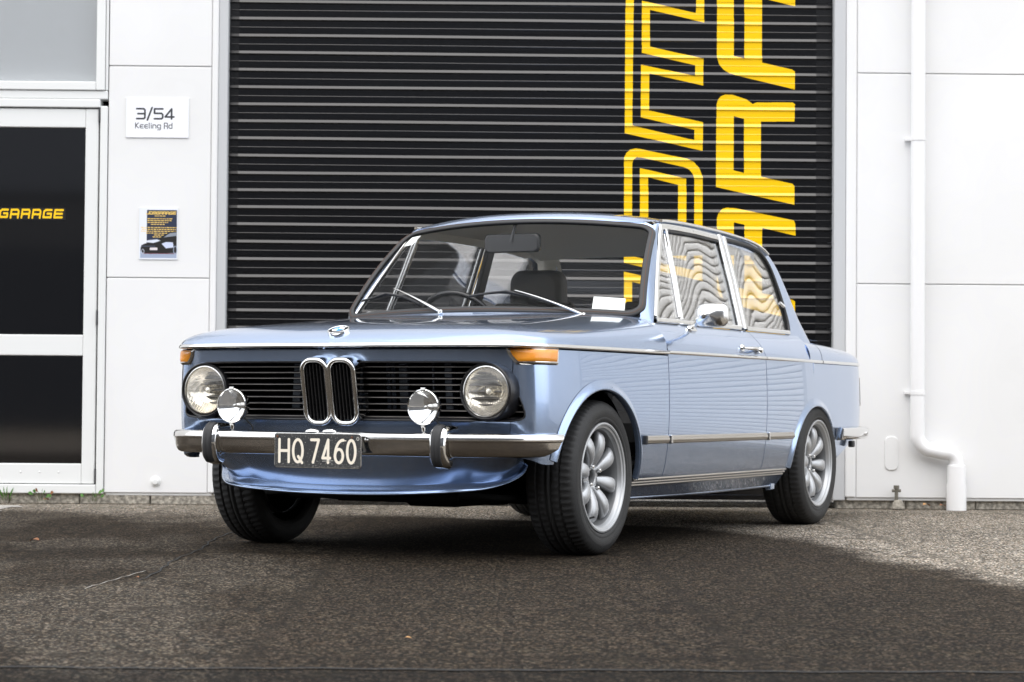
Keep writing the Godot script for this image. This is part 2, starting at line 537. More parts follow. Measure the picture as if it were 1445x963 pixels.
# ---------------------------------------------------------------- the yard
func dryness(x: float, z: float, f: FastNoiseLite) -> float:
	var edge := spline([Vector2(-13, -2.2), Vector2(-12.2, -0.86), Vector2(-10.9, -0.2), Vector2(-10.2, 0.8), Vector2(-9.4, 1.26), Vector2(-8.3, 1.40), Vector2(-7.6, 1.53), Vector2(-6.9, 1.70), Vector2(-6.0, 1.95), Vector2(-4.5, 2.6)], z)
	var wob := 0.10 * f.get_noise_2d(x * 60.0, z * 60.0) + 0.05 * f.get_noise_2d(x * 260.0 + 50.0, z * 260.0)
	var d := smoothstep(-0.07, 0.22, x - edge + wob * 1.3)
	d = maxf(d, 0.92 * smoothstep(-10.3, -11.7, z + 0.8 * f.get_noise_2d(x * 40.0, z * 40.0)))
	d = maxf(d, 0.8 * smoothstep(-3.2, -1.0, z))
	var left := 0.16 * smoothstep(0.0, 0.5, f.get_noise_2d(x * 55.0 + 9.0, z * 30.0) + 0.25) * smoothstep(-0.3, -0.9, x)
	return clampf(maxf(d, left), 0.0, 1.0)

func axis_lines(far: Array, a: float, b: float, step: float) -> Array:
	var o := []
	for t in far:
		if t < a: o.append(t)
	var m := int(round((b - a) / step))
	for i in m + 1: o.append(a + (b - a) * i / m)
	for t in far:
		if t > b: o.append(t)
	return o

func build_ground() -> void:
	var f := FastNoiseLite.new()
	f.noise_type = FastNoiseLite.TYPE_SIMPLEX_SMOOTH
	f.frequency = 0.02
	f.fractal_octaves = 4
	f.seed = 12
	var xs := axis_lines([-400.0, -120.0, -40.0, -15.0, -8.0, -5.0, 6.0, 9.0, 15.0, 40.0, 120.0, 400.0], -3.4, 4.2, 0.04)
	var zs := axis_lines([-400.0, -120.0, -40.0, -20.0, -14.0, -2.5, 0.0, 4.0, 10.0, 20.0, 60.0, 150.0, 400.0], -12.6, -3.6, 0.04)
	var mb := MB.new()
	mb.use_col = true
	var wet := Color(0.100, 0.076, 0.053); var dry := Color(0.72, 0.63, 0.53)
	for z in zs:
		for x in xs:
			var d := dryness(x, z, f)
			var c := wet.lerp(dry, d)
			var tone := 1.0 + 0.30 * f.get_noise_2d(x * 22.0, z * 22.0 + 90.0) + 0.12 * f.get_noise_2d(x * 180.0, z * 180.0)
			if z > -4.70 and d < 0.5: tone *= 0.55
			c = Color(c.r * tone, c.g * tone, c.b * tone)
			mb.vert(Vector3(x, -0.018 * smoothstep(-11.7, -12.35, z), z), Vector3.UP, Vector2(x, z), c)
	var w := xs.size()
	for i in zs.size() - 1:
		for j in w - 1:
			var a := i * w + j
			mb.tri(a, a + 1, a + w + 1)
			mb.tri(a, a + w + 1, a + w)
	var g := part("ground", mb.mesh(mats.asphalt), self)
	g.set_meta("kind", "structure")
	g.set_meta("label", "damp dark asphalt yard drying to grey on the right")
	# a joint running towards the viewer, a scrape, the raised edge in the foreground and a worn painted line
	var strip := func(called: String, pts: Array, widths: Array, m: Material, y: float) -> void:
		var q := MB.new()
		for k in pts.size() - 1:
			var a: Vector2 = pts[k]; var b: Vector2 = pts[k + 1]
			var sd := Vector2(-(b - a).y, (b - a).x).normalized()
			var wa: float = widths[k]; var wb: float = widths[k + 1]
			q.quad(Vector3(a.x + sd.x * wa, y, a.y + sd.y * wa), Vector3(a.x - sd.x * wa, y, a.y - sd.y * wa), Vector3(b.x - sd.x * wb, y, b.y - sd.y * wb), Vector3(b.x + sd.x * wb, y, b.y + sd.y * wb))
		part(called, q.mesh(m), g)
	var pts := []; var ws := []
	for k in 40:
		var z := -9.9 + k * 0.075
		pts.append(Vector2(-1.05 + 0.006 * sin(k * 1.7) + 0.01 * sin(k * 0.4), z)); ws.append(0.0024 + 0.0018 * absf(sin(k * 2.3)))
	strip.call("surface_joint", pts, ws, mats.crack, 0.003)
	pts = []; ws = []
	for k in 14:
		pts.append(Vector2(-1.085 - 0.006 * k + 0.004 * sin(k * 2.1), -7.35 + k * 0.055)); ws.append(0.0004 + 0.0014 * absf(sin(k * 1.9)))
	strip.call("scrape_mark", pts, ws, mats.line_paint, 0.004)
	pts = []; ws = []
	for k in 110:
		var x := -2.2 + k * 0.04
		pts.append(Vector2(x, -4.705 + 0.008 * sin(k * 0.37) + 0.006 * sin(k * 1.31))); ws.append(0.006 + 0.004 * absf(sin(k * 0.9)))
	strip.call("edge_gap", pts, ws, mats.crack, 0.003)
	var q := MB.new()
	for k in 18:      # the worn white line by the door, broken into flakes
		var t := k / 17.0
		var cx := -2.62 + 0.02 * sin(k * 2.2)
		var z0 := -11.75 + t * 1.5
		var hw := 0.05 + 0.02 * sin(k * 1.3)
		q.quad(Vector3(cx - hw + t * 0.16, 0.004, z0), Vector3(cx + hw + 0.18 - t * 0.05, 0.004, z0), Vector3(cx + hw + 0.17 - t * 0.05, 0.004, z0 + 0.07), Vector3(cx - hw + 0.01 + t * 0.16, 0.004, z0 + 0.07))
	part("painted_line", q.mesh(mats.line_paint), g)

# ---------------------------------------------------------------- the workshop
func slab(mb: MB, x0: float, x1: float, y0: float, y1: float, z0: float, z1: float, r := 0.004) -> void:
	mb.box(Vector3((x0 + x1) / 2, (y0 + y1) / 2, (z0 + z1) / 2), Vector3((x1 - x0) / 2, (y1 - y0) / 2, (z1 - z0) / 2), r)

func slab_part(called: String, m: Material, parent: Node, x0: float, x1: float, y0: float, y1: float, z0: float, z1: float, r := 0.004) -> MeshInstance3D:
	var mb := MB.new()
	slab(mb, x0, x1, y0, y1, z0, z1, r)
	return part(called, mb.mesh(m), parent)

func build_workshop() -> void:
	var z := WALL_Z
	var b := thing("workshop_building", "white panelled workshop wall round the black roller door", "building")
	var rows := [[0.047, 1.239], [1.2445, 2.4225], [2.428, 3.62], [3.63, 4.82], [4.83, 6.0]]
	for c in [[-12.0, -9.3], [-9.29, -6.6], [-6.59, -3.26], [-2.066, -1.4965], [2.122, 3.44], [7.06, 9.7], [9.71, 14.0]]:
		for r in rows:
			slab_part("wall_panel", mats.wall_white, b, c[0], c[1], r[0], r[1], z - 0.009, z, 0.003)
	for c in [[-3.25, -2.07], [-1.49, 2.118]]:      # above the openings
		for r in rows:
			if r[0] > 3.3:
				slab_part("wall_panel", mats.wall_white, b, c[0], c[1], r[0], r[1], z - 0.009, z, 0.003)
	slab_part("backing", mats.joint, b, -12.0, -3.27, 0.03, 6.0, z - 0.20, z - 0.010)
	slab_part("backing", mats.joint, b, -2.06, -1.47, 0.03, 6.0, z - 0.20, z - 0.010)
	slab_part("backing", mats.joint, b, 2.07, 3.45, 0.03, 6.0, z - 0.20, z - 0.010)
	slab_part("backing", mats.joint, b, 7.05, 14.0, 0.03, 6.0, z - 0.20, z - 0.010)
	slab_part("backing", mats.dark, b, -3.3, 7.1, 0.0, 6.0, z - 0.9, z - 0.7)
	slab_part("lintel", mats.wall_white, b, -1.458, 2.06, 3.25, 3.62, z - 0.2, z - 0.003)
	slab_part("corner_trim", mats.wall_white, b, -1.4925, -1.4585, 0.047, 3.62, z - 0.12, z + 0.003, 0.006)
	slab_part("corner_trim", mats.wall_white, b, 2.0605, 2.1185, 0.047, 3.62, z - 0.12, z + 0.003, 0.006)
	slab_part("door_jamb", mats.jamb_grey, b, -1.458, -1.405, 0.03, 3.25, z - 0.25, z - 0.006, 0.004)
	slab_part("door_jamb", mats.jamb_grey, b, 1.992, 2.06, 0.03, 3.25, z - 0.25, z - 0.006, 0.004)
	var x := -6.1
	while x < -1.42:
		var w := 0.39
		slab_part("plinth_block", mats.concrete, b, x, minf(x + w - 0.006, -1.42), -0.02, 0.046, z - 0.16, z - 0.012 - 0.004 * rng.randf(), 0.006)
		x += w
	x = 2.02
	while x < 9.5:
		slab_part("plinth_block", mats.concrete, b, x, x + 0.384, -0.02, 0.046, z - 0.16, z - 0.03 - 0.004 * rng.randf(), 0.006)
		x += 0.39
	# joints between panels show as a thin grey line
	# roller door
	var d := thing("roller_door", "black ribbed roller door with tall yellow sideways lettering, behind the blue car", "garage door", Vector3(0, 0, z - 0.075))
	var pr := [Vector2(0.0967, 0.0), Vector2(0.0910, 0.0), Vector2(0.0860, 0.0), Vector2(0.0857, 0.0002), Vector2(0.0850, 0.0007), Vector2(0.0845, 0.0010), Vector2(0.0715, 0.0080), Vector2(0.0706, 0.0083), Vector2(0.0699, 0.0081), Vector2(0.0692, 0.0074), Vector2(0.0650, 0.0010), Vector2(0.0642, 0.0002), Vector2(0.0636, 0.0), Vector2(0.0300, 0.0), Vector2(0.0296, 0.0002), Vector2(0.0288, 0.0004), Vector2(0.0276, 0.0009), Vector2(0.0268, 0.0010), Vector2(0.0252, 0.0005), Vector2(0.0246, 0.0001), Vector2(0.0240, 0.0), Vector2(0.0, 0.0)]
	var black := mat("door_black", Color(0.0032, 0.0032, 0.004), 0.1, 0.0, 0.6)
	var ends := mat("door_end", Color(0.005, 0.005, 0.006), 0.25, 0.0, 0.4)
	var printed := mat("door_print", Color.WHITE, 0.1, 0.0, 0.6)
	printed.albedo_texture = door_print()
	for k in 34:
		var y0 := 2.619 - 0.0802 + 0.0967 * (7 - k)
		if y0 < -0.05: break
		var am: ArrayMesh = null
		var lean := rng.randf_range(-0.06, 0.06)
		for run in [[-1.405, -1.352, ends], [-1.352, 0.56, black], [0.56, 1.90, printed], [1.90, 1.992, ends]]:
			var mb := MB.new()
			var g := []; var uvs := []
			var steps := 12 if run[2] == black else 6
			for i in steps + 1:
				var xx: float = lerpf(run[0], run[1], float(i) / steps)
				var row := PackedVector3Array(); var ur := PackedVector2Array()
				for p in pr:
					var sag := 0.0012 * sin(xx * 2.1 + k * 1.3)
					row.append(Vector3(xx, y0 + p.x + sag, p.y * (1.0 + lean + 0.05 * sin(xx * 2.3 + k * 2.1)) + 0.0012 * sin(xx * 3.1 + k)))
					ur.append(Vector2((xx - 0.56) / 1.34, 1.0 - (y0 + p.x) / 3.2))
				g.append(row); uvs.append(ur)
			mb.grid(g, false, false, uvs)
			am = mb.mesh(run[2], am)
		part("slat", am, d)
	# entrance door and window
	var e := thing("entrance_door", "white framed door with dark glass and small yellow lettering, under the window", "door", Vector3(-2.66, 0.04, z))
	var o := Vector3(-2.66, 0.04, z)
	var fr := func(called: String, m: Material, par: Node3D, x0: float, x1: float, y0: float, y1: float, z0: float, z1: float, r := 0.004) -> MeshInstance3D:
		var org := par.position if par.get_parent() == self else par.get_parent_node_3d().position
		return slab_part(called, m, par, x0 - org.x, x1 - org.x, y0 - org.y, y1 - org.y, z0 - org.z, z1 - org.z, r)
	var fm = fr.call("door_frame", mats.frame_white, e, -2.1115, -2.0705, 0.04, 2.1985, z - 0.08, z + 0.008)
	fr.call("door_frame", mats.frame_white, e, -3.25, -3.209, 0.04, 2.1985, z - 0.08, z + 0.008)
	fr.call("door_frame", mats.frame_white, e, -3.208, -2.1125, 2.1895, 2.2355, z - 0.08, z + 0.009)
	fr.call("door_sill", mats.frame_white, e, -3.208, -2.1125, 0.04, 0.0895, z - 0.08, z + 0.012)
	fr.call("gasket", mats.gasket, e, -3.208, -2.1125, 0.09, 2.189, z - 0.075, z - 0.045, 0.002)
	fr.call("stile", mats.frame_white, e, -2.194, -2.122, 0.094, 2.183, z - 0.05, z - 0.004)
	fr.call("stile", mats.frame_white, e, -3.200, -3.128, 0.094, 2.183, z - 0.05, z - 0.004)
	fr.call("rail", mats.frame_white, e, -3.127, -2.195, 2.078, 2.183, z - 0.05, z - 0.005)
	fr.call("rail", mats.frame_white, e, -3.127, -2.195, 0.805, 0.921, z - 0.05, z - 0.005)
	var low = fr.call("rail", mats.frame_white, e, -3.127, -2.195, 0.094, 0.205, z - 0.05, z - 0.005)
	for k in 3:
		var mb := MB.new()
		mb.lathe([Vector2(0.0, 0.003), Vector2(0.004, 0.0025), Vector2(0.006, 0.0)], 10, Transform3D(Basis(Vector3(0, 1, 0), -PI / 2), Vector3(-2.32 - 0.105 * k - o.x, 0.158 - o.y, -0.0045)))
		part("screw_cap", mb.mesh(mats.frame_white), low)
	for q in [[0.206, 0.804], [0.922, 2.077]]:
		fr.call("pane", mats.door_glass, e, -3.127, -2.195, q[0], q[1], z - 0.040, z - 0.022, 0.002)
	for yy in [2.15, 1.02, 0.14]:
		fr.call("hinge", mats.gasket, e, -2.1195, -2.1135, yy - 0.045, yy + 0.04, z - 0.03, z + 0.010, 0.002)
	var im := Image.create(1024, 96, true, Image.FORMAT_RGBA8)
	im.fill(Color(0.012, 0.012, 0.012, 1.0).linear_to_srgb())
	write(im, "JDMGARAGE", Vector2(30, 18), 74, 58, 36, 17, Color(1.0, 0.80, 0.10), 0.18)
	var lm := mat("door_lettering", Color.WHITE, 0.3)
	lm.albedo_texture = ImageTexture.create_from_image(im)
	var mb2 := MB.new()
	var lx0 := -2.303 - 0.565; var lx1 := -2.303
	mb2.quad(Vector3(lx0 - o.x, 1.5625 - o.y, -0.0205), Vector3(lx1 - o.x, 1.5625 - o.y, -0.0205), Vector3(lx1 - o.x, 1.63 - o.y, -0.0205), Vector3(lx0 - o.x, 1.63 - o.y, -0.0205))
	part("lettering", mb2.mesh(lm), e)
	var wn := thing("upper_window", "white framed window over the entrance door, with a grey panel added for its reflection", "window", Vector3(-2.66, 2.24, z))
	o = Vector3(-2.66, 2.24, z)
	fr.call("window_frame", mats.frame_white, wn, -2.1365, -2.0885, 2.286, 3.60, z - 0.09, z + 0.012)
	fr.call("window_frame", mats.frame_white, wn, -3.25, -2.138, 2.286, 2.3335, z - 0.09, z + 0.012)
	fr.call("window_frame", mats.frame_white, wn, -3.25, -3.20, 2.335, 3.60, z - 0.09, z + 0.012)
	fr.call("window_sill", mats.frame_white, wn, -3.25, -2.0715, 2.2375, 2.2845, z - 0.09, z + 0.002)
	fr.call("window_frame", mats.frame_white, wn, -2.0865, -2.0715, 2.286, 3.60, z - 0.09, z + 0.003)
	fr.call("pane", pane("window_glass", Color(0.8, 0.83, 0.85), 0.06), wn, -3.2, -2.1375, 2.334, 3.60, z - 0.034, z - 0.030, 0.001)
	fr.call("reflection_panel", mats.reflection_panel, wn, -3.2, -2.1375, 2.334, 3.60, z - 0.075, z - 0.060, 0.001)  # grey sheet added behind the pane, standing in for the reflected building
	# signs
	var s := thing("address_sign", "white plate with the number 3/54 above the street name", "sign", Vector3(-1.794, 2.1355, z))
	im = Image.create(700, 446, true, Image.FORMAT_RGBA8)
	im.fill(Color(0.93, 0.935, 0.955))
	var ink := Color(0.22, 0.23, 0.24)
	write(im, "3/54", Vector2(118, 122), 92, 112, 28, 20, ink, 0.0, {"/": 0.55})
	write(im, "Keeling Rd", Vector2(106, 282), 35, 58, 16, 9, ink, 0.0, {"l": 0.2, "i": 0.05, " ": 0.3})
	var sm := mat("sign_face", Color.WHITE, 0.3)
	sm.albedo_texture = ImageTexture.create_from_image(im)
	slab_part("plate", mats.frame_white, s, -0.175, 0.175, -0.1115, 0.1115, 0.001, 0.005, 0.001)
	var fb := MB.new()
	fb.quad(Vector3(-0.174, -0.1105, 0.0062), Vector3(0.174, -0.1105, 0.0062), Vector3(0.174, 0.1105, 0.0062), Vector3(-0.174, 0.1105, 0.0062))
	part("face", fb.mesh(sm), s)
	var p := thing("poster", "small notice with yellow text over a picture of a dark car", "poster", Vector3(-1.781, 1.4885, z))
	var pm := mat("poster_face", Color.WHITE, 0.35)
	pm.albedo_texture = poster_print()
	slab_part("sheet", mats.sticker, p, -0.108, 0.108, -0.145, 0.145, 0.001, 0.004, 0.001)
	fb = MB.new()
	fb.quad(Vector3(-0.107, -0.144, 0.0052), Vector3(0.107, -0.144, 0.0052), Vector3(0.107, 0.144, 0.0052), Vector3(-0.107, 0.144, 0.0052))
	part("print", fb.mesh(pm), p)
	# downpipe
	var dp := thing("downpipe", "white rainwater pipe with a dog-leg to the ground right of the roller door", "pipe", Vector3(2.6685, 0, z + 0.065))
	var mb := MB.new()
	var path := [Vector3(-0.218, 5.9, 0), Vector3(-0.218, 3.0, 0), Vector3(-0.218, 0.9, 0), Vector3(-0.218, 0.40, 0)]
	for k in range(1, 9):
		var a := PI / 2 * k / 8 * 0.94
		path.append(Vector3(-0.218 + 0.085 * (1 - cos(a)), 0.40 - 0.085 * sin(a), 0))
	path.append(Vector3(-0.075, 0.303, 0))
	for k in range(1, 9):
		var a := PI / 2 * k / 8
		path.append(Vector3(-0.06 + 0.06 * sin(a), 0.302 - 0.06 * (1 - cos(a)), 0))
	path.append(Vector3(0, 0.22, 0))
	mb.tube(path, 0.0395, 24, false, true, 1.0, Vector3(0, 0, 1))
	part("pipe", mb.mesh(mats.pipe_white), dp)
	mb = MB.new()
	mb.lathe([Vector2(0.041, 0.236), Vector2(0.048, 0.234), Vector2(0.0515, 0.226), Vector2(0.0515, 0.135), Vector2(0.055, 0.125), Vector2(0.055, -0.03)], 28, Transform3D(Basis(Vector3(0, 0, 1), PI / 2), Vector3.ZERO))
	part("socket", mb.mesh(mats.pipe_white), dp)
	for yy in [2.05, 0.633, 3.4]:
		mb = MB.new()
		mb.lathe([Vector2(0.0405, yy - 0.012), Vector2(0.0425, yy - 0.010), Vector2(0.0425, yy + 0.010), Vector2(0.0405, yy + 0.012)], 24, Transform3D(Basis(Vector3(0, 0, 1), PI / 2), Vector3(-0.218, 0, 0)))
		mb.box(Vector3(-0.262, yy, -0.045), Vector3(0.02, 0.008, 0.018), 0.002)
		part("bracket", mb.mesh(mats.pipe_white), dp)
	var cov := thing("cover_plate", "small rounded white cover plate low on the wall beside the downpipe", "cover plate", Vector3(2.317, 0.295, z))
	mb = MB.new()
	var ol := rounded(0.037, 0.095, 0.03)
	var ra := []
	for q in [[1.0, 0.001], [1.0, 0.005], [0.95, 0.008], [0.0, 0.008]]:
		var row := PackedVector3Array()
		for w in ol: row.append(Vector3(w.x * q[0], w.y * q[0], q[1]))
		ra.append(row)
	mb.grid(ra, false, true)
	part("plate", mb.mesh(mats.wall_white), cov)
	var tp := thing("pipe_stub", "short rusty steel pipe stub with a cap at the wall foot", "pipe", Vector3(2.337, 0, z + 0.05))
	mb = MB.new(); mb.tube([Vector3(0, -0.01, 0), Vector3(0, 0.105, 0)], 0.010, 10)
	part("pipe", mb.mesh(mats.old_steel), tp)
	mb = MB.new(); mb.tube([Vector3(0, 0.100, 0), Vector3(0, 0.118, 0)], 0.017, 6)
	mb.tube([Vector3(-0.024, 0.089, 0), Vector3(0.024, 0.089, 0)], 0.009, 8)
	part("cap", mb.mesh(mats.old_steel), tp)
	mb = MB.new(); mb.lathe([Vector2(0.0, 0.04), Vector2(0.022, 0.035), Vector2(0.03, 0.02), Vector2(0.034, -0.01)], 14, Transform3D(Basis(Vector3(0, 0, 1), PI / 2), Vector3(0.01, 0, 0)))
	part("mortar_foot", mb.mesh(mats.concrete), tp)
	var cap := thing("wall_cap", "small round white cap near the foot of the wall left of the car", "vent cap", Vector3(-1.782, 0.109, z))
	mb = MB.new(); mb.lathe([Vector2(0.0, 0.022), Vector2(0.014, 0.021), Vector2(0.021, 0.014), Vector2(0.022, 0.0)], 18, Transform3D(Basis(Vector3(0, 1, 0), -PI / 2), Vector3.ZERO))
	part("dome", mb.mesh(mats.frame_white), cap)
	mb = MB.new(); mb.lathe([Vector2(0.021, 0.006), Vector2(0.028, 0.005), Vector2(0.030, 0.0)], 18, Transform3D(Basis(Vector3(0, 1, 0), -PI / 2), Vector3.ZERO))
	part("flange", mb.mesh(mats.frame_white), cap)

func door_print() -> ImageTexture:
	# the letters, measured on the door; (0.56..1.90 m across, 0..3.2 m up)
	var w := 880; var h := 2048
	var im := Image.create(w, h, true, Image.FORMAT_RGB8)
	im.fill(Color(0.0032, 0.0032, 0.004).linear_to_srgb())
	var yel := Color(0.93, 0.57, 0.004).linear_to_srgb()
	var to := func(loop: Array, dy: float) -> Array:
		var o := []
		for q in loop:
			var x: float = DX0 + DX1 * q.x + DX2 * (q.y + dy)
			var y: float = DY0 + DY1 * q.x + DY2 * (q.y + dy)
			o.append(Vector2((x - 0.56) / 1.34 * w, (1.0 - y / 3.2) * h))
		return o
	var P := func(a: Array) -> Array:
		var o := []
		for k in range(0, a.size(), 2): o.append(Vector2(a[k], a[k + 1]))
		return o
	var a_out: Array = P.call([555, -60, 562, -82, 578, -100, 600, -108, 640, -104, 905, -48, 912, -30, 912, 22, 760, -14, 760, 280, 895, 311, 910, 320, 910, 402, 640, 338, 610, 328, 585, 312, 566, 290, 555, 258])
	var a_hole: Array = P.call([632, -40, 680, -29, 680, 262, 632, 250])
	var r_out: Array = P.call([553, 470, 560, 448, 572, 433, 590, 425, 625, 425, 690, 447, 718, 468, 735, 460, 900, 460, 910, 468, 908, 547, 755, 547, 755, 798, 898, 830, 907, 840, 907, 926, 550, 845])
	var r_hole: Array = P.call([632, 522, 678, 535, 678, 782, 630, 770])
	fill_outline(im, [to.call(a_out, 0.0), to.call(a_hole, 0.0)], yel)
	fill_outline(im, [to.call(r_out, 0.0), to.call(r_hole, 0.0)], yel)
	fill_outline(im, [to.call(a_out, 1046.0), to.call(a_hole, 1046.0)], yel)
	var g_out: Array = P.call([553, 1560, 575, 1520, 610, 1512, 910, 1590, 910, 2000, 555, 1920])
	var g_hole: Array = P.call([632, 1610, 830, 1660, 830, 1890, 740, 1868, 740, 1740, 690, 1730, 690, 1860, 632, 1846])
	fill_outline(im, [to.call(g_out, 0.0), to.call(g_hole, 0.0)], yel)
	fill_outline(im, [to.call(g_out, -2190.0), to.call(g_hole, -2190.0)], yel)
	var m_out: Array = P.call([140, -118, 135, 600, 490, 682, 492, 550, 247, 497, 247, 330, 492, 385, 494, 262, 250, 205, 250, 40, 497, 96, 497, -36])
	var m_in: Array = P.call([177, -72, 170, 565, 452, 632, 452, 585, 208, 528, 209, 288, 455, 342, 456, 292, 213, 235, 213, -2, 459, 54, 460, -8])
	fill_outline(im, [to.call(m_out, 0.0), to.call(m_in, 0.0)], yel)
	var d_out: Array = P.call([133, 1190, 133, 715, 142, 692, 160, 676, 185, 670, 210, 673, 420, 718, 450, 732, 475, 760, 490, 800, 490, 1272])
	var d_in: Array = P.call([170, 1160, 170, 742, 176, 722, 190, 711, 210, 712, 405, 756, 430, 768, 447, 790, 452, 812, 452, 1224])
	fill_outline(im, [to.call(d_out, 0.0), to.call(d_in, 0.0)], yel)
	var e_out: Array = P.call([205, 760, 416, 808, 416, 1180, 205, 1130])
	var e_in: Array = P.call([243, 802, 378, 836, 378, 1132, 243, 1100])
	fill_outline(im, [to.call(e_out, 0.0), to.call(e_in, 0.0)], yel)
	var j_out: Array = P.call([133, 1230, 133, 1640, 490, 1722, 490, 1500, 380, 1476, 380, 1600, 250, 1570, 250, 1256])
	var j_in: Array = P.call([170, 1275, 170, 1612, 452, 1676, 452, 1530, 418, 1522, 418, 1646, 212, 1600, 212, 1285])
	fill_outline(im, [to.call(j_out, 0.0), to.call(j_in, 0.0)], yel)
	return ImageTexture.create_from_image(im)

func poster_print() -> ImageTexture:
	var im := Image.create(428, 576, true, Image.FORMAT_RGB8)
	im.fill(Color(0.90, 0.91, 0.94))
	im.fill_rect(Rect2i(84, 24, 334, 420), Color(0.16, 0.19, 0.27))
	for k in 26:
		im.fill_rect(Rect2i(84, 30 + k * 16, 334, 3), Color(0.22, 0.26, 0.36))
	im.fill_rect(Rect2i(14, 440, 404, 120), Color(0.62, 0.67, 0.76))
	var yel := Color(0.95, 0.80, 0.42)
	write(im, "JDMGARAGE", Vector2(78, 44), 27, 26, 10, 8, yel, 0.2)
	var rows := [[0.32, 170, 110], [0.32, 90, 245], [0.32, 90, 260], [0, 90, 230], [0, 130, 150], [0, 20, 395], [0, 30, 380], [0, 20, 390], [0, 75, 290], [0, 165, 100], [0, 150, 135]]
	for k in rows.size():
		var x: float = rows[k][1]
		var y := 86 + k * 21 + (14 if k > 4 else 0) + (10 if k > 0 else 0)
		while x < rows[k][1] + rows[k][2]:
			var l := rng.randf_range(10, 36)
			im.fill_rect(Rect2i(int(x), y, int(l), 9), yel)
			x += l + 7
	var body := [Vector2(16, 478), Vector2(24, 420), Vector2(60, 400), Vector2(150, 380), Vector2(240, 330), Vector2(330, 270), Vector2(418, 258), Vector2(418, 500), Vector2(120, 516), Vector2(40, 500)]
	fill_outline(im, [body], Color(0.14, 0.13, 0.13))
	fill_outline(im, [[Vector2(70, 384), Vector2(90, 364), Vector2(200, 352), Vector2(240, 366), Vector2(160, 392)]], Color(0.85, 0.87, 0.92))
	fill_outline(im, [[Vector2(250, 400), Vector2(300, 380), Vector2(376, 384), Vector2(384, 440), Vector2(300, 452)]], Color(0.80, 0.83, 0.92))
	fill_outline(im, [[Vector2(270, 330), Vector2(340, 282), Vector2(416, 272), Vector2(416, 310)]], Color(0.55, 0.58, 0.62))
	im.fill_rect(Rect2i(30, 424, 150, 10), Color(0.30, 0.33, 0.40))
	im.fill_rect(Rect2i(120, 444, 84, 28), Color(0.88, 0.85, 0.86))
	im.fill_rect(Rect2i(40, 506, 378, 8), Color(0.45, 0.22, 0.24))
	draw_stroke(im, arc(Vector2(42, 488), 14, 26, 0, 360, 20), 6, Color(0.75, 0.77, 0.82))
	draw_stroke(im, arc(Vector2(402, 470), 18, 44, 0, 360, 20), 8, Color(0.6, 0.64, 0.72))
	return ImageTexture.create_from_image(im)

# ---------------------------------------------------------------- what the paint and the glass reflect
func build_surroundings() -> void:
	var z := WALL_Z
	var n := thing("ribbed_cladding", "white ribbed cladding further along the wall, mirrored in the car's side and windows", "cladding", Vector3(0, 0, z - 0.06))
	for k in 112:
		var y0 := 0.03 + k * 0.052
		var mb := MB.new()
		var g := []
		for i in 9:
			var row := PackedVector3Array()
			for p in [Vector2(0.052, 0.006), Vector2(0.050, 0.012), Vector2(0.045, 0.015), Vector2(0.034, 0.016), Vector2(0.024, 0.016), Vector2(0.013, 0.015), Vector2(0.0095, 0.012), Vector2(0.0085, 0.0), Vector2(0.008, -0.02)]:
				row.append(Vector3(3.5 + 3.5 * i / 8.0, y0 + p.x, p.y))
			g.append(row)
		mb.grid(g)
		part("rib", mb.mesh(mats.neighbour_white), n)
	slab_part("backing", mats.groove, n, 3.5, 7.0, 0.03, 5.9, -0.04, -0.006)
	for xx in [[3.441, 3.5], [7.0, 7.059]]:
		slab_part("edge_trim", mats.jamb_grey, n, xx[0], xx[1], 0.03, 5.9, -0.05, 0.055)
	var w := thing("opposite_building", "long dark grey clad building across the yard, mirrored in the entrance glass", "building", Vector3(0, 0, 17))
	slab_part("wall", mats.dark_cladding, w, -34, 34, 0, 4.4, 0, 6)
	slab_part("upper_wall", mats.cladding, w, -34, 34, 4.41, 9.2, -0.1, 6)
	slab_part("fascia", mats.fascia, w, -34.2, 34.2, 9.21, 9.9, -0.3, 6)
	for k in 9:
		slab_part("door", mats.gasket, w, -32 + k * 7.4, -28 + k * 7.4, 0.02, 3.4, -0.05, 0.01)
	for k in 9:
		slab_part("window", mats.door_glass, w, -27.2 + k * 7.4, -25.8 + k * 7.4, 1.6, 3.0, -0.04, 0.01)

# ---------------------------------------------------------------- weeds and leaves
func leaf_shape(mb: MB, at: Vector3, dir: Vector3, up: Vector3, l: float, w: float) -> void:
	var sd := dir.cross(up).normalized()
	var g := []
	for q in [[0.0, 0.06], [0.25, 0.75], [0.5, 1.0], [0.75, 0.7], [1.0, 0.04]]:
		var c: Vector3 = at + dir * l * q[0] + up * l * (0.25 * q[0] * (1.0 - q[0]) * 2.0)
		g.append(PackedVector3Array([c - sd * w * q[1] + up * w * 0.25 * q[1], c, c + sd * w * q[1] + up * w * 0.25 * q[1]]))
	mb.grid(g)

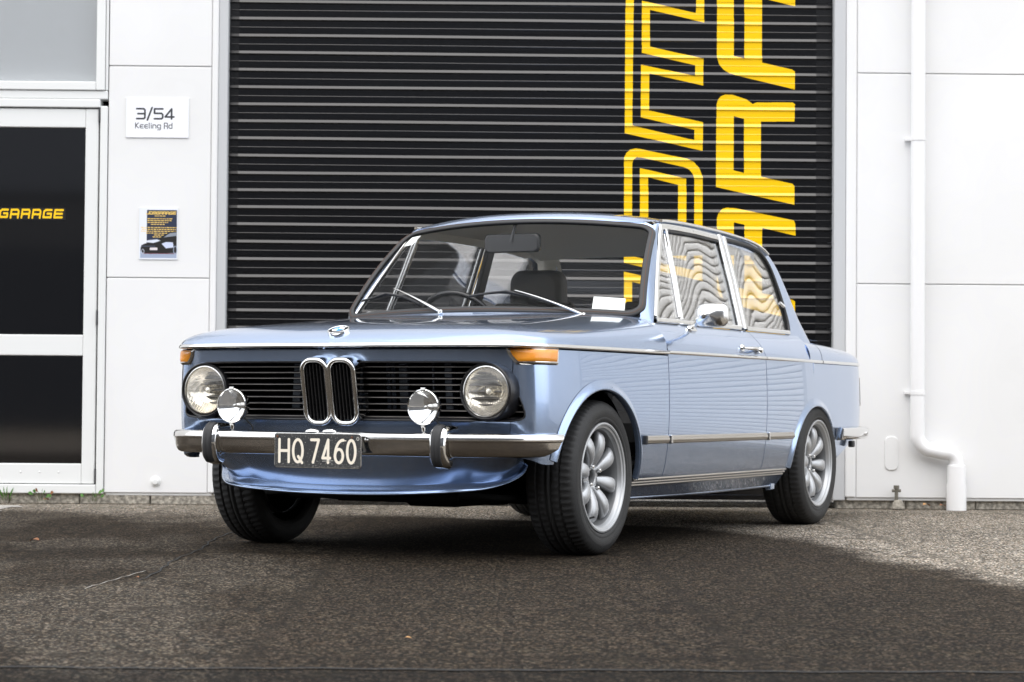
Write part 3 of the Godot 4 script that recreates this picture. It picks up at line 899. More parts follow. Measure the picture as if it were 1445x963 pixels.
func build_growth() -> void:
	var z := WALL_Z + 0.02
	var spots := [[-2.60, 6, 0.012, "thin grassy weed at the wall foot, leftmost under the door"], [-2.41, 8, 0.02, "low weed with brown dead leaves under the door"], [-2.13, 7, 0.022, "round leaved green weed under the right end of the door sill"]]
	for s in spots:
		var t := thing("weed", s[3], "weed", Vector3(s[0], 0, z), 0.0, "weeds along the foot of the wall")
		for k in s[1]:
			var a := rng.randf() * TAU
			var ht := rng.randf_range(0.02, 0.055)
			var tip := Vector3(cos(a) * 0.05, ht, absf(sin(a)) * 0.03)
			var mb := MB.new()
			mb.tube([Vector3(cos(a) * 0.02, 0, 0), tip * 0.6, tip], 0.0012, 5)
			part("stem", mb.mesh(mats.stem), t)
			mb = MB.new()
			if s[2] < 0.015:
				leaf_shape(mb, tip * 0.3, Vector3(cos(a) * 0.5, 1, 0.2).normalized(), Vector3(0, 0.2, 1), 0.075, 0.003)
			else:
				leaf_shape(mb, tip, Vector3(cos(a), 0.3, 0.5).normalized(), Vector3(0, 0.5, 0.85), rng.randf_range(0.02, 0.032), s[2] * 0.55)
			part("leaf", mb.mesh(mats.leaf_green if k % 4 != 3 or s[1] != 8 else mats.leaf_brown), t)
	var fallen := [[-1.75, -8.77, "leaf_brown", "curled brown leaf on the asphalt left of the car", 0.05], [-0.15, -5.28, "leaf_tan", "tiny yellow leaf on the asphalt in front of the car", 0.016], [-1.07, -7.02, "leaf_brown", "small dark leaf beside the asphalt joint", 0.02], [2.52, -12.33, "leaf_tan", "tan dead leaf against the wall left of the downpipe foot", 0.06], [2.60, -12.31, "leaf_brown", "brown dead leaf touching the downpipe foot", 0.05], [-2.36, -12.32, "leaf_brown", "brown dead leaf under the door sill", 0.05]]
	for q in fallen:
		var mb := MB.new()
		var a := rng.randf() * TAU
		leaf_shape(mb, Vector3(0, 0.006, 0), Vector3(cos(a), 0.12, sin(a)).normalized(), Vector3(0, 1, 0.2).normalized(), q[4], q[4] * 0.3)
		var o := part("fallen_leaf", mb.mesh(mats[q[2]]), self, Transform3D(Basis(), Vector3(q[0], 0.0, q[1])))
		tag(o, q[3], "leaf", "fallen leaves")
const DX0 := 0.648507
const DX1 := 0.001241
const DX2 := 0.000006
const DY0 := 2.828882
const DY1 := 0.000011
const DY2 := -0.001242

# ================================================================ the car: outline in plan at the belt line
var plan_p := []      # Vector2(x forwards, l left), every 4 mm or so, from the front centre round the left side to the rear centre
var plan_s := []
var plan_len := 0.0

func make_plan() -> void:
	var ctl := [Vector2(0.690, -0.2), Vector2(0.694, 0.0), Vector2(0.690, 0.2), Vector2(0.677, 0.4), Vector2(0.653, 0.56), Vector2(0.620, 0.655), Vector2(0.568, 0.722), Vector2(0.49, 0.756), Vector2(0.35, 0.774), Vector2(0.1, 0.786), Vector2(-0.4, 0.796), Vector2(-1.2, 0.799), Vector2(-2.0, 0.794), Vector2(-2.5, 0.780), Vector2(-2.9, 0.764), Vector2(-3.16, 0.748), Vector2(-3.31, 0.720), Vector2(-3.395, 0.655), Vector2(-3.435, 0.50), Vector2(-3.45, 0.25), Vector2(-3.455, 0.0), Vector2(-3.45, -0.25)]
	var all := catmull(ctl, 24)
	plan_p = []
	for p in all:
		if p.y >= -1e-6: plan_p.append(p)
	plan_s = [0.0]
	for i in range(1, plan_p.size()): plan_s.append(plan_s[-1] + (plan_p[i] - plan_p[i - 1]).length())
	plan_len = plan_s[-1]

func plan_at(s: float) -> Array:      # [x, l, nx, nl]
	var sg := -1.0 if s < 0.0 else 1.0
	var a := clampf(absf(s), 0.0, plan_len)
	var lo := 0; var hi := plan_s.size() - 1
	while hi - lo > 1:
		var m := (lo + hi) / 2
		if plan_s[m] <= a: lo = m
		else: hi = m
	var t: float = (a - plan_s[lo]) / maxf(plan_s[hi] - plan_s[lo], 1e-9)
	var p: Vector2 = plan_p[lo].lerp(plan_p[hi], t)
	var i0 := maxi(lo - 1, 0); var i1 := mini(hi + 1, plan_p.size() - 1)
	var ta: Vector2 = (plan_p[hi] - plan_p[i0]).normalized(); var tb: Vector2 = (plan_p[i1] - plan_p[lo]).normalized()
	var tg := ta.lerp(tb, t).normalized()
	if a < 1e-4: tg = Vector2(0, 1)
	if a > plan_len - 1e-4: tg = Vector2(0, -1)
	return [p.x, p.y * sg, tg.y, -tg.x * sg]

func s_of_x(x: float) -> float:      # along the side
	for i in plan_p.size():
		if plan_p[i].x < x and plan_p[i].y > 0.3:
			var t: float = (plan_p[i - 1].x - x) / maxf(plan_p[i - 1].x - plan_p[i].x, 1e-9)
			return lerpf(plan_s[i - 1], plan_s[i], t)
	return plan_len

func s_of_l(l: float) -> float:      # across the front
	for i in plan_p.size():
		if plan_p[i].y > l: return lerpf(plan_s[i - 1], plan_s[i], (l - plan_p[i - 1].y) / (plan_p[i].y - plan_p[i - 1].y))
	return 0.0

var side_curve := [Vector2(0.19, -0.085), Vector2(0.24, -0.052), Vector2(0.28, -0.024), Vector2(0.36, -0.006), Vector2(0.45, 0.003), Vector2(0.55, 0.006), Vector2(0.66, 0.004), Vector2(0.74, 0.0), Vector2(0.80, -0.004)]

func low(s: float, y: float) -> Vector3:      # the skin under the belt line
	var p := plan_at(s)
	var nx: float = p[2]
	var w := smoothstep(0.25, 0.9, absf(nx))
	var ds := spline(side_curve, y)
	var df := -0.036 + (y - 0.765) * 0.13
	if y < 0.495: df -= 0.30 * (0.495 - y)
	if nx < 0.0: df = -0.004 + minf(0.0, (y - 0.55) * 0.12) - maxf(0.0, (y - 0.6) * 0.1)
	var d := lerpf(ds, df, w)
	return V(p[0] + nx * d, y, p[1] + p[3] * d)

func low_n(s: float, y: float) -> Vector3:
	var a := low(s + 0.004, y) - low(s - 0.004, y)
	var b := low(s, y + 0.004) - low(s, y - 0.004)
	var n := a.cross(b).normalized()
	var p := plan_at(s)
	return n if n.dot(V(p[2], 0, p[3])) > 0.0 else -n

func skin(ss: Array, lo: Callable, hi: Callable, ny: int, fn: Callable, turn := 0.012) -> MB:
	# a panel between two edges of the skin fn(s, y), its rim turned inwards
	var mb := MB.new()
	var rows := []
	for s in ss:
		var a: float = lo.call(s); var b: float = hi.call(s)
		if b < a + 1e-4: b = a + 1e-4
		var row := PackedVector3Array()
		for j in ny + 1: row.append(fn.call(s, lerpf(a, b, float(j) / ny)))
		rows.append(row)
	var base := mb.v.size()
	mb.grid(rows)
	# replace the neighbours' normals by those of the skin itself
	var k := base
	for i in ss.size():
		for j in ny + 1:
			var s: float = ss[i]
			var y: float = lerpf(lo.call(s), maxf(hi.call(s), lo.call(s) + 1e-4), float(j) / ny)
			var du: Vector3 = fn.call(s + 0.003, y) - fn.call(s - 0.003, y)
			var dv: Vector3 = fn.call(s, y + 0.003) - fn.call(s, y - 0.003)
			var nn := du.cross(dv).normalized()
			if nn.dot(mb.n[k]) < 0.0: nn = -nn
			mb.n[k] = nn
			k += 1
	if turn > 0.0:
		var centre: Vector3 = rows[rows.size() / 2][ny / 2]
		var edges := []
		var e0 := []; var e1 := []
		for r in rows: e0.append(r[0]); e1.append(r[ny])
		edges.append(e0); edges.append(e1); edges.append(Array(rows[0])); edges.append(Array(rows[-1]))
		for e in edges:
			var g := [PackedVector3Array(), PackedVector3Array()]
			for p in e:
				var inw := Vector3(-signf(p.x) * smoothstep(0.3, 0.7, absf(p.x)), 0, -0.9 if p.z > 0.4 else (0.9 if p.z < -3.1 else 0.0)).normalized()
				g[0].append(p); g[1].append(p + inw * turn)
			mb.grid(g)
	return mb

func shoulder_top(x: float) -> Vector2:      # (height, l) of the window sill
	return Vector2(0.888, 0.742)

func wb(x: float) -> float:
	return plan_at(s_of_x(x))[1]

func side_full(s: float, y: float) -> Vector3:      # door and quarter: under and over the belt line
	if y <= 0.765: return low(s, y)
	var p := plan_at(s)
	var sg := signf(s)
	var v := clampf((y - 0.765) / (0.888 - 0.765), 0.0, 1.0)
	var top := minf(0.706, absf(p[1]) - 0.012)
	var l := lerpf(absf(p[1]), top, pow(v, 1.75) * 0.92 + v * 0.08)
	return V(p[0], y, l * sg)

func glass_l(y: float) -> float:      # the plane of the side windows
	var t := y - 0.86
	return 0.750 - 0.285 * t - 0.035 * t * t

func G(x: float, y: float, sg := 1.0, out := 0.0) -> Vector3:
	# measured on a plane 37 mm too far out: slid back along the line of sight of the survey
	var k := 0.037 / (4.13 - glass_l(y))
	return V(x - k * (7.565 - x), y + k * (y - 0.567) + out * 0.28, (glass_l(y) - 0.037 + out) * sg)

func arch_y(x: float, low_y: float) -> float:
	var r := low_y
	var t := (x - 0.045) / 0.362
	if absf(t) < 1.0: r = maxf(r, 0.292 + 0.325 * sqrt(1.0 - t * t))
	t = (x + 2.425) / 0.330
	if absf(t) < 1.0: r = maxf(r, 0.292 + 0.268 * sqrt(1.0 - t * t))
	return r

func side_columns(x0: float, x1: float) -> Array:      # from front x0 back to x1, dense at the arches
	var xs := []
	var m := int((x0 - x1) / 0.035) + 1
	for i in m + 1: xs.append(lerpf(x0, x1, float(i) / m))
	for c in [[0.045, 0.362], [-2.425, 0.330]]:
		for k in 41:
			var x: float = c[0] + c[1] * cos(PI * k / 40.0) * 0.9999
			if x < x0 and x > x1: xs.append(x)
	xs.sort()
	xs.reverse()
	var o := []
	for x in xs:
		if o.is_empty() or o[-1] - x > 0.0008: o.append(x)
	return o

# ---------------------------------------------------------------- bonnet and boot lid
var bonnet_top := [Vector2(-0.7, 0.944), Vector2(-0.40, 0.919), Vector2(-0.1, 0.895), Vector2(0.2, 0.872), Vector2(0.38, 0.858), Vector2(0.48, 0.847), Vector2(0.55, 0.832), Vector2(0.60, 0.816), Vector2(0.64, 0.799), Vector2(0.673, 0.783), Vector2(0.70, 0.766)]

func bonnet(s: float, r: float) -> Vector3:      # r: 0 on the spine, 1 at the belt line
	var p := plan_at(s)
	var w := smoothstep(0.2, 0.95, p[2])
	var u := clampf((p[0] + 0.565) / 1.259, 0.0, 1.0)
	var xs := lerpf(-0.395, 0.40, u)
	var e := lerpf(2.0, 1.0, smoothstep(0.45, 0.85, u))
	var x := lerpf(xs, p[0], pow(r, e))
	var l: float = p[1] * r
	var top := spline(bonnet_top, x) - 0.012 * (l / 0.72) * (l / 0.72) - 0.004 * exp(-l * l / 0.01) * 0.0
	var h := pow(maxf(1.0 - pow(r, lerpf(7.5, 13.0, w)), 0.0), lerpf(0.42, 0.5, w))
	return V(x, 0.771 + (top - 0.771) * h, l)

var deck_top := [Vector2(-3.46, 0.80), Vector2(-3.40, 0.832), Vector2(-3.3, 0.85), Vector2(-2.95, 0.870), Vector2(-2.45, 0.892)]

func deck(s: float, r: float) -> Vector3:
	var p := plan_at(s)
	var w := smoothstep(0.2, 0.95, -p[2])
	var u := clampf((p[0] + 2.36) / -1.095, 0.0, 1.0)
	var xs := lerpf(-2.74, -3.14, u)
	var x := lerpf(xs, p[0], pow(r, lerpf(2.0, 1.0, smoothstep(0.45, 0.85, u))))
	var l: float = p[1] * r
	var top := spline(deck_top, x) - 0.010 * (l / 0.72) * (l / 0.72)
	var h := pow(maxf(1.0 - pow(r, lerpf(11.0, 13.0, w)), 0.0), lerpf(0.42, 0.5, w))
	return V(x, 0.765 + (top - 0.765) * h, l)

func lid(fn: Callable, s0: float, s1: float, m: int) -> MB:
	var mb := MB.new()
	var rr := []
	for k in 33: rr.append(1.0 - pow(1.0 - k / 32.0, 2.2))
	var rows := []
	for i in m + 1:
		var s := lerpf(s0, s1, float(i) / m)
		var row := PackedVector3Array()
		for r in rr: row.append(fn.call(s, r))
		row.append(fn.call(s, 1.0) + Vector3(0, -0.006, 0))
		rows.append(row)
	mb.grid(rows)
	var g := [PackedVector3Array(), PackedVector3Array()]
	for e in [0, m]:
		var gg := [PackedVector3Array(), PackedVector3Array()]
		for p in rows[e]: gg[0].append(p); gg[1].append(p + Vector3(0, -0.005, 0))
		mb.grid(gg)
	return mb

# ---------------------------------------------------------------- windscreen
func ws(u: float, v: float) -> Vector3:      # u -1..1 to the left, v 0 at the foot
	var l := u * lerpf(0.684, 0.582, v)
	var q := u * u
	var x := lerpf(-0.437 - 0.155 * q, -0.850 - 0.105 * q, v) + 0.022 * v * (1.0 - v) * 4.0
	var y := lerpf(0.936 - 0.024 * q, 1.331 - 0.034 * q, v) + 0.018 * v * (1.0 - v) * 4.0
	return V(x, y, l)

func ws_outline(inset: float) -> Array:      # rounded rectangle in (u, v)
	var o := []
	var w := 0.64; var h := 0.285
	var r := rounded(w - inset, h - inset, 0.062 - inset * 0.5, 7)
	var prev = null
	var pts := []
	for i in r.size():      # add points along the straights
		var a: Vector2 = r[i]; var b: Vector2 = r[(i + 1) % r.size()]
		var m := maxi(1, int((b - a).length() / 0.04))
		for k in m: pts.append(a.lerp(b, float(k) / m))
	for p in pts:
		var u: float = p.x / w; var v: float = (p.y + h) / (2.0 * h)
		var nrm := (ws(u + 0.01, v) - ws(u - 0.01, v)).cross(ws(u, v + 0.01) - ws(u, v - 0.01)).normalized()
		if nrm.z < 0.0: nrm = -nrm
		o.append([ws(u, v), nrm])
	return o

func band(outer: Array, lift: float, width_in: float, called: String, m: Material, par: Node, rad := 0.006) -> void:
	pass

# ---------------------------------------------------------------- roof
var drip := [Vector2(-2.20, 1.238), Vector2(-2.14, 1.270), Vector2(-2.0, 1.298), Vector2(-1.66, 1.317), Vector2(-1.28, 1.323), Vector2(-0.97, 1.318), Vector2(-0.84, 1.305)]
var roof_c := [Vector2(-2.36, 1.25), Vector2(-2.25, 1.300), Vector2(-2.0, 1.352), Vector2(-1.7, 1.375), Vector2(-1.4, 1.384), Vector2(-1.2, 1.384), Vector2(-1.05, 1.380), Vector2(-0.96, 1.373), Vector2(-0.905, 1.364), Vector2(-0.875, 1.353), Vector2(-0.855, 1.341), Vector2(-0.84, 1.325)]

func roof(u: float, v: float) -> Vector3:      # u -1..1 across, v 0 at the screen
	var q := u * u
	var x := lerpf(-0.836 - 0.115 * q, -2.29 + 0.03 * q, v)
	var yd := spline(drip, x + 0.094) + 0.012
	var yc := spline(roof_c, x + 0.115 * q * (1.0 - v))
	var l := 0.572 * (u * 0.94 + 0.06 * u * q) * (1.0 - 0.06 * (1.0 - smoothstep(0.0, 0.07, v)))
	return V(x, yd + (yc - yd) * pow(maxf(1.0 - pow(absf(u), 2.6), 0.0), 0.80), l)

func car_quad(mb: MB, a: Vector3, b: Vector3, c: Vector3, d: Vector3) -> void:
	mb.quad(a, b, c, d)

func frame_strip(mb: MB, pts: Array, half: float, thick: float, sg: float, closed := false) -> void:
	# a flat metal frame lying on the plane of the side windows: pts Vector2(x, y)
	var m := pts.size()
	var rows := []
	for i in m:
		var a: Vector2 = pts[(i - 1 + m) % m] if closed else pts[maxi(i - 1, 0)]
		var b: Vector2 = pts[(i + 1) % m] if closed else pts[mini(i + 1, m - 1)]
		var t := (b - a).normalized()
		var n := Vector2(-t.y, t.x)
		if i > 0 and i < m - 1 or closed:      # mitre
			var t0: Vector2 = (pts[i] - a).normalized(); var t1: Vector2 = (b - pts[i]).normalized()
			n = n / maxf(0.5, Vector2(-t0.y, t0.x).dot(n))
		var row := PackedVector3Array()
		for q in [[-1.0, -0.4], [-1.0, 0.5], [-0.8, 0.85], [-0.45, 1.0], [0.45, 1.0], [0.8, 0.85], [1.0, 0.5], [1.0, -0.4]]:
			var c: Vector2 = pts[i] + n * half * q[0]
			row.append(G(c.x, c.y, sg, thick * q[1]))
		rows.append(row)
	mb.grid(rows, closed, true)
	if not closed:
		mb.poly(Array(rows[0]), (rows[0][0] - rows[1][0]).normalized())
		mb.poly(Array(rows[-1]), (rows[-1][0] - rows[-2][0]).normalized())

func pane_mesh(outline: Array, sg: float, inset: float, wav: float) -> MB:
	# a slightly bowed pane filling an outline of the side window plane: fan of rings
	var c := Vector2.ZERO
	for p in outline: c += p
	c /= outline.size()
	var f := FastNoiseLite.new()
	f.frequency = 1.6
	f.seed = 4
	f.noise_type = FastNoiseLite.TYPE_SIMPLEX_SMOOTH
	f.fractal_octaves = 1
	var mb := MB.new()
	var rows := []
	for k in 13:
		var t := k / 12.0
		var row := PackedVector3Array()
		for p in outline:
			var q: Vector2 = c.lerp(p, t)
			row.append(G(q.x, q.y, sg, inset))
		rows.append(row)
	mb.grid(rows, false, true)
	for i in mb.v.size():      # drawn glass is never quite flat
		var p := mb.v[i]
		var base := Vector3(sg * 0.96, 0.275, 0.0)
		var e := 0.02
		var g := Vector2(f.get_noise_2d(p.z + e, p.y) - f.get_noise_2d(p.z - e, p.y), f.get_noise_2d(p.z, p.y + e) - f.get_noise_2d(p.z, p.y - e)) / (2 * e)
		var bow := Vector3(0, (p.y - 1.08) * -0.01, (0.012 if p.z > -1.65 else 0.034) + (p.z - c.x + 0.09) * 0.02)
		mb.n[i] = (base + bow + Vector3(0, g.y, g.x) * wav).normalized()
	mb.rewind()
	var one := MB.new()      # extra sheets added behind the pane to strengthen its reflection
	merge(one, mb)
	for k in 5:
		var inner := MB.new()
		merge(inner, one)
		for i in inner.v.size(): inner.v[i] -= Vector3(sg * 0.0015 * (k + 1), 0, 0)
		merge(mb, inner)
	return mb
# ================================================================ the car, part by part
func sub(called: String, mb: MB, m: Material, parent: Node, at := Transform3D()) -> MeshInstance3D:
	return part(called, mb.mesh(m), parent, at)

func build_car() -> void:
	make_plan()
	var car := thing("vintage_saloon", "pale blue vintage two-door saloon with round headlamps and silver spoked wheels", "car", CAR_AT, CAR_TURN)
	build_body(car)
	build_front(car)
	build_cabin(car)
	build_interior(car)
	build_wheels(car)
	build_underside(car)

func build_body(car: Node3D) -> void:
	var paint: Material = mats.paint
	# bonnet, boot lid
	var sb := s_of_x(-0.565)
	var hood := sub("bonnet", lid(bonnet, -sb, sb, 150), paint, car)
	build_emblem(hood)
	var sd := s_of_x(-2.555)
	sub("boot_lid", boot_mesh(sd), paint, car)
	# nose panel with the grille opening
	var open_top := [Vector2(0.0, 0.7095), Vector2(0.55, 0.7085), Vector2(0.60, 0.7055), Vector2(0.625, 0.697), Vector2(0.650, 0.676), Vector2(0.678, 0.625), Vector2(0.700, 0.580), Vector2(0.7135, 0.548), Vector2(0.718, 0.522)]
	var open_bot := [Vector2(0.0, 0.4955), Vector2(0.60, 0.4965), Vector2(0.675, 0.498), Vector2(0.700, 0.502), Vector2(0.713, 0.510), Vector2(0.718, 0.522)]
	var s_end := s_of_l(0.7565)
	var s_side := s_of_x(-0.5775)
	var xl := func(s: float) -> float: return absf(low(s, 0.6).x)
	var ns := []
	for k in 61: ns.append(lerpf(-1.0, 1.0, k / 60.0) * s_of_l(0.70))
	var top_edge := func(s: float) -> float: return spline(open_top, absf(low(s, 0.62).x)) if absf(low(s, 0.62).x) < 0.718 else 0.522
	var bot_edge := func(s: float) -> float: return spline(open_bot, absf(low(s, 0.5).x)) if absf(low(s, 0.5).x) < 0.718 else 0.522
	var belt := func(_s: float) -> float: return 0.753
	sub("nose_panel", skin(ns, top_edge, belt, 8, low), paint, car)
	sub("front_valance", skin(ns, func(_s): return 0.385, bot_edge, 8, low), paint, car)
	var nose := s_of_l(0.7025)
	for sg: float in [1.0, -1.0]:
		# the wing: in front of the opening's end it is two strips, behind it one
		var ss := []
		var s_corner := nose
		while absf(low(s_corner, 0.53).x) < 0.7178 and s_corner < nose + 0.2: s_corner += 0.0004
		for k in 12: ss.append(sg * lerpf(nose, s_corner, k / 11.0))
		var wing := MB.new()
		var a := skin(ss, top_edge, belt, 10, low, 0.006)
		var b := skin(ss, func(s): return wing_low(plan_at(s)[0]), bot_edge, 8, low, 0.006)
		ss = []
		for x in side_columns(plan_at(s_corner)[0] - 0.0002, -0.5775): ss.append(sg * s_of_x(x))
		var c := skin(ss, func(s): return wing_low(plan_at(s)[0]), belt, 26, low)
		for q in [a, b, c]: merge(wing, q)
		sub("front_wing", wing, paint, car)
		# door
		ss = []
		for k in 41: ss.append(sg * s_of_x(lerpf(-0.5825, -1.716, k / 40.0)))
		var door := sub("door", skin(ss, func(_s): return 0.277, func(_s): return 0.886, 36, side_full), paint, car)
		build_handle(door, sg)
		build_mirror(car, sg)
		# rear quarter, under the window and round to the tail
		ss = []
		for x in side_columns(-1.721, -3.28): ss.append(sg * s_of_x(x))
		var s_tail := s_of_x(-3.28)
		for k in range(1, 25): ss.append(sg * lerpf(s_tail, plan_len, k / 24.0))
		sub("rear_quarter", skin(ss, func(s): return arch_y(plan_at(s)[0], 0.277 if plan_at(s)[0] > -2.7 else lerpf(0.29, 0.40, smoothstep(-2.75, -3.2, plan_at(s)[0]))), func(s): return 0.886 if plan_at(s)[0] > -2.40 else 0.757, 30, side_full), paint, car)
		# the deck beside the rear window, back to the boot lid
		sub("rear_deck_side", lid(deck, s_of_x(-2.36) * sg, s_of_x(-2.547) * sg, 14), paint, car)
		# rocker under the door
		ss = []
		for k in 31: ss.append(sg * s_of_x(lerpf(-0.31, -2.09, k / 30.0)))
		sub("rocker_panel", skin(ss, func(_s): return 0.195, func(_s): return 0.2745, 8, low), paint, car)
		# arch lips
		for c2 in [[0.045, 0.362, 0.325], [-2.425, 0.330, 0.268]]:
			var path := []
			for k in 49:
				var t := lerpf(0.062 if c2[0] > 0.0 else -0.015, 1.015, k / 48.0) * PI
				var x: float = c2[0] + c2[1] * cos(t)
				var y: float = 0.292 + c2[2] * sin(t)
				var s := s_of_x(x) * sg
				var p := low(s, y)
				var rad := V(cos(t) / c2[1], sin(t) / c2[2], 0).normalized()
				path.append([p, low_n(s, y), rad])
			var fl := MB.new()
			var prof := []
			for q in [[0.0003, 0.034], [0.0015, 0.027], [0.0048, 0.018], [0.0095, 0.010], [0.0125, 0.004], [0.0128, -0.001], [0.0105, -0.005], [0.005, -0.0062], [-0.012, -0.0058]]: prof.append(Vector2(q[0], q[1]))
			fl.sweep(path, prof, false)
			sub("wheel_arch_lip", fl, paint, car)
			# the well behind it
			var well := MB.new()
			var rows := []
			for k in 25:
				var t := lerpf(0.13 if c2[0] > 0.0 else -0.05, 1.05, k / 24.0) * PI
				rows.append(PackedVector3Array([V(c2[0] + (c2[1] - 0.004) * cos(t), 0.30 + (c2[2] + 0.0) * sin(t), 0.745 * sg), V(c2[0] + (c2[1] + 0.02) * cos(t), 0.30 + (c2[2] + 0.04) * sin(t), 0.5 * sg), V(c2[0] + (c2[1] + 0.02) * cos(t), 0.30 + (c2[2] + 0.04) * sin(t), 0.40 * sg), V(c2[0], 0.40, 0.34 * sg)]))
			well.grid(rows)
			sub("wheel_well", well, mats.dark, car)
		# bright strips: belt line, rubbing strip, sill
		var strips := [[0.74, -0.5775], [-0.5825, -1.716], [-1.721, -2.548], [-2.558, -3.33]]
		for k in range(1, 4):
			var st := MB.new()
			var path := []
			var sa := s_of_l(0.66) if k == 0 else s_of_x(strips[k][0])
			var sz := s_of_x(strips[k][1])
			for i in 41:
				var s := lerpf(sa, sz, i / 40.0) * sg
				path.append([low(s, 0.765), V(plan_at(s)[2], 0, plan_at(s)[3]), Vector3.UP])
			if k == 0:
				for i in path.size():
					var s: float = lerpf(sa, sz, i / 40.0) * sg
					var pp := plan_at(s)
					path[i][0] = V(pp[0], 0.765, pp[1])
			st.sweep(path, [Vector2(-0.006, -0.0055), Vector2(0.002, -0.0055), Vector2(0.0062, -0.003), Vector2(0.0080, 0.002), Vector2(0.0065, 0.0075), Vector2(0.001, 0.0105), Vector2(-0.006, 0.0105)])
			sub("belt_strip", st, mats.chrome, car)
		for q in [[-0.335, -0.572, 0.0], [-0.585, -1.712, 0.0], [-1.726, -2.085, 0.0]]:
			var st := MB.new()
			var rb := MB.new()
			var path := []
			for i in 25:
				var s := s_of_x(lerpf(q[0], q[1], i / 24.0)) * sg
				path.append([low(s, 0.424), low_n(s, 0.424), Vector3.UP])
			st.sweep(path, [Vector2(-0.004, -0.0155), Vector2(0.004, -0.0155), Vector2(0.0075, -0.012), Vector2(0.0085, -0.009), Vector2(0.009, 0.009), Vector2(0.0075, 0.0135), Vector2(0.003, 0.0165), Vector2(-0.004, 0.0165)])
			var ms := sub("rubbing_strip", st, mats.strip_metal, car)
			rb.sweep(path, [Vector2(0.007, -0.0085), Vector2(0.0118, -0.007), Vector2(0.0125, 0.0), Vector2(0.0118, 0.0055), Vector2(0.007, 0.007)])
			sub("rubber_insert", rb, mats.strip_metal, ms)
			var tip := MB.new()
			tip.box(low(s_of_x(q[0] - 0.006) * sg, 0.424) + low_n(s_of_x(q[0]) * sg, 0.424) * 0.006, Vector3(0.009, 0.0175, 0.008), 0.003)
			sub("end_cap", tip, mats.rubber if q[0] > -0.4 else mats.trim_metal, ms)
		for k in 3:
			var st := MB.new()
			var path := []
			for i in 31:
				var s := s_of_x(lerpf(-0.300, -2.07, i / 30.0)) * sg
				path.append([low(s, 0.2725 - k * 0.0105), low_n(s, 0.2725 - k * 0.0105), Vector3.UP])
			st.sweep(path, [Vector2(-0.003, -0.0046), Vector2(0.003, -0.0040), Vector2(0.0055, 0.0), Vector2(0.003, 0.0040), Vector2(-0.003, 0.0046)])
			sub("sill_strip", st, mats.strip_metal, car)
		# rear bumper corner, rear lamp
		var rb2 := MB.new()
		var path2 := []
		for i in 40:
			var s := lerpf(s_of_x(-2.78), plan_len - 0.02, i / 39.0) * sg
			var n := V(plan_at(s)[2], 0, plan_at(s)[3])
			path2.append([low(s, 0.43) + n * (0.014 + 0.055 * smoothstep(0.2, 0.9, -plan_at(s)[2])), n, Vector3.UP])
		rb2.sweep(path2, [Vector2(-0.01, 0.024), Vector2(0.016, 0.024), Vector2(0.028, 0.018), Vector2(0.031, 0.006), Vector2(0.026, -0.018), Vector2(0.014, -0.036), Vector2(-0.01, -0.038)])
		sub("rear_bumper", rb2, mats.chrome, car)
		var og := MB.new()
		og.box(low(s_of_x(-3.02) * sg, 0.372) + Vector3(0.022 * sg, 0, 0), Vector3(0.012, 0.016, 0.02), 0.004)
		sub("rear_overrider", og, mats.rubber, car)
		var tl := MB.new()
		var trows := []
		for i in 9:
			var s := lerpf(s_of_x(-3.31), plan_len - 0.42, i / 8.0) * sg
			var row := PackedVector3Array()
			for j in 7:
				var y := lerpf(0.56, 0.70, j / 6.0)
				row.append(low(s, y) + low_n(s, y) * (0.004 + 0.010 * sin(PI * i / 8.0) * sin(PI * j / 6.0)))
			trows.append(row)
		tl.grid(trows)
		sub("tail_lamp", tl, mats.amber_dark, car)
	# the long front lip of the bonnet
	var lip := MB.new()
	var path3 := []
	var sl := s_of_x(-0.5775)
	for i in 261:
		var s := lerpf(-sl, sl, i / 260.0)
		var p := plan_at(s)
		path3.append([V(p[0], 0.7665, p[1]), V(p[2], 0, p[3]), Vector3.UP])
	lip.sweep(path3, [Vector2(-0.02, -0.008), Vector2(0.0035, -0.0085), Vector2(0.0078, -0.006), Vector2(0.0088, -0.0015), Vector2(0.006, 0.005), Vector2(0.0, 0.0085), Vector2(-0.012, 0.0085)])
	sub("bonnet_lip", lip, mats.chrome, car)
	# dark plate behind the nose under the bonnet, so that no light falls through the shut lines
	var pl := MB.new()
	var prow := [PackedVector3Array(), PackedVector3Array()]
	for i in 81:
		var s := lerpf(-s_of_x(-0.56), s_of_x(-0.56), i / 80.0)
		var p := plan_at(s)
		prow[0].append(V(p[0] - p[2] * 0.02, 0.750, p[1] - p[3] * 0.02)); prow[1].append(V(lerpf(p[0], -0.1, 0.7), 0.750, p[1] * 0.3))
	pl.grid(prow)
	sub("inner_panel", pl, mats.dark, car)

func merge(a: MB, b: MB) -> void:
	var base := a.v.size()
	a.v.append_array(b.v); a.n.append_array(b.n); a.uv.append_array(b.uv); a.col.append_array(b.col)
	for i in b.idx: a.idx.append(base + i)

func wing_low(x: float) -> float:
	if x > 0.40: return lerpf(0.345, 0.385, smoothstep(0.45, 0.62, x))
	return arch_y(x, 0.277)

func boot_mesh(sd: float) -> MB:
	var mb := MB.new()
	for sg: float in [1.0, -1.0]:
		var q := lid(deck, sd * sg, plan_len * sg, 60)
		merge(mb, q)
	return mb

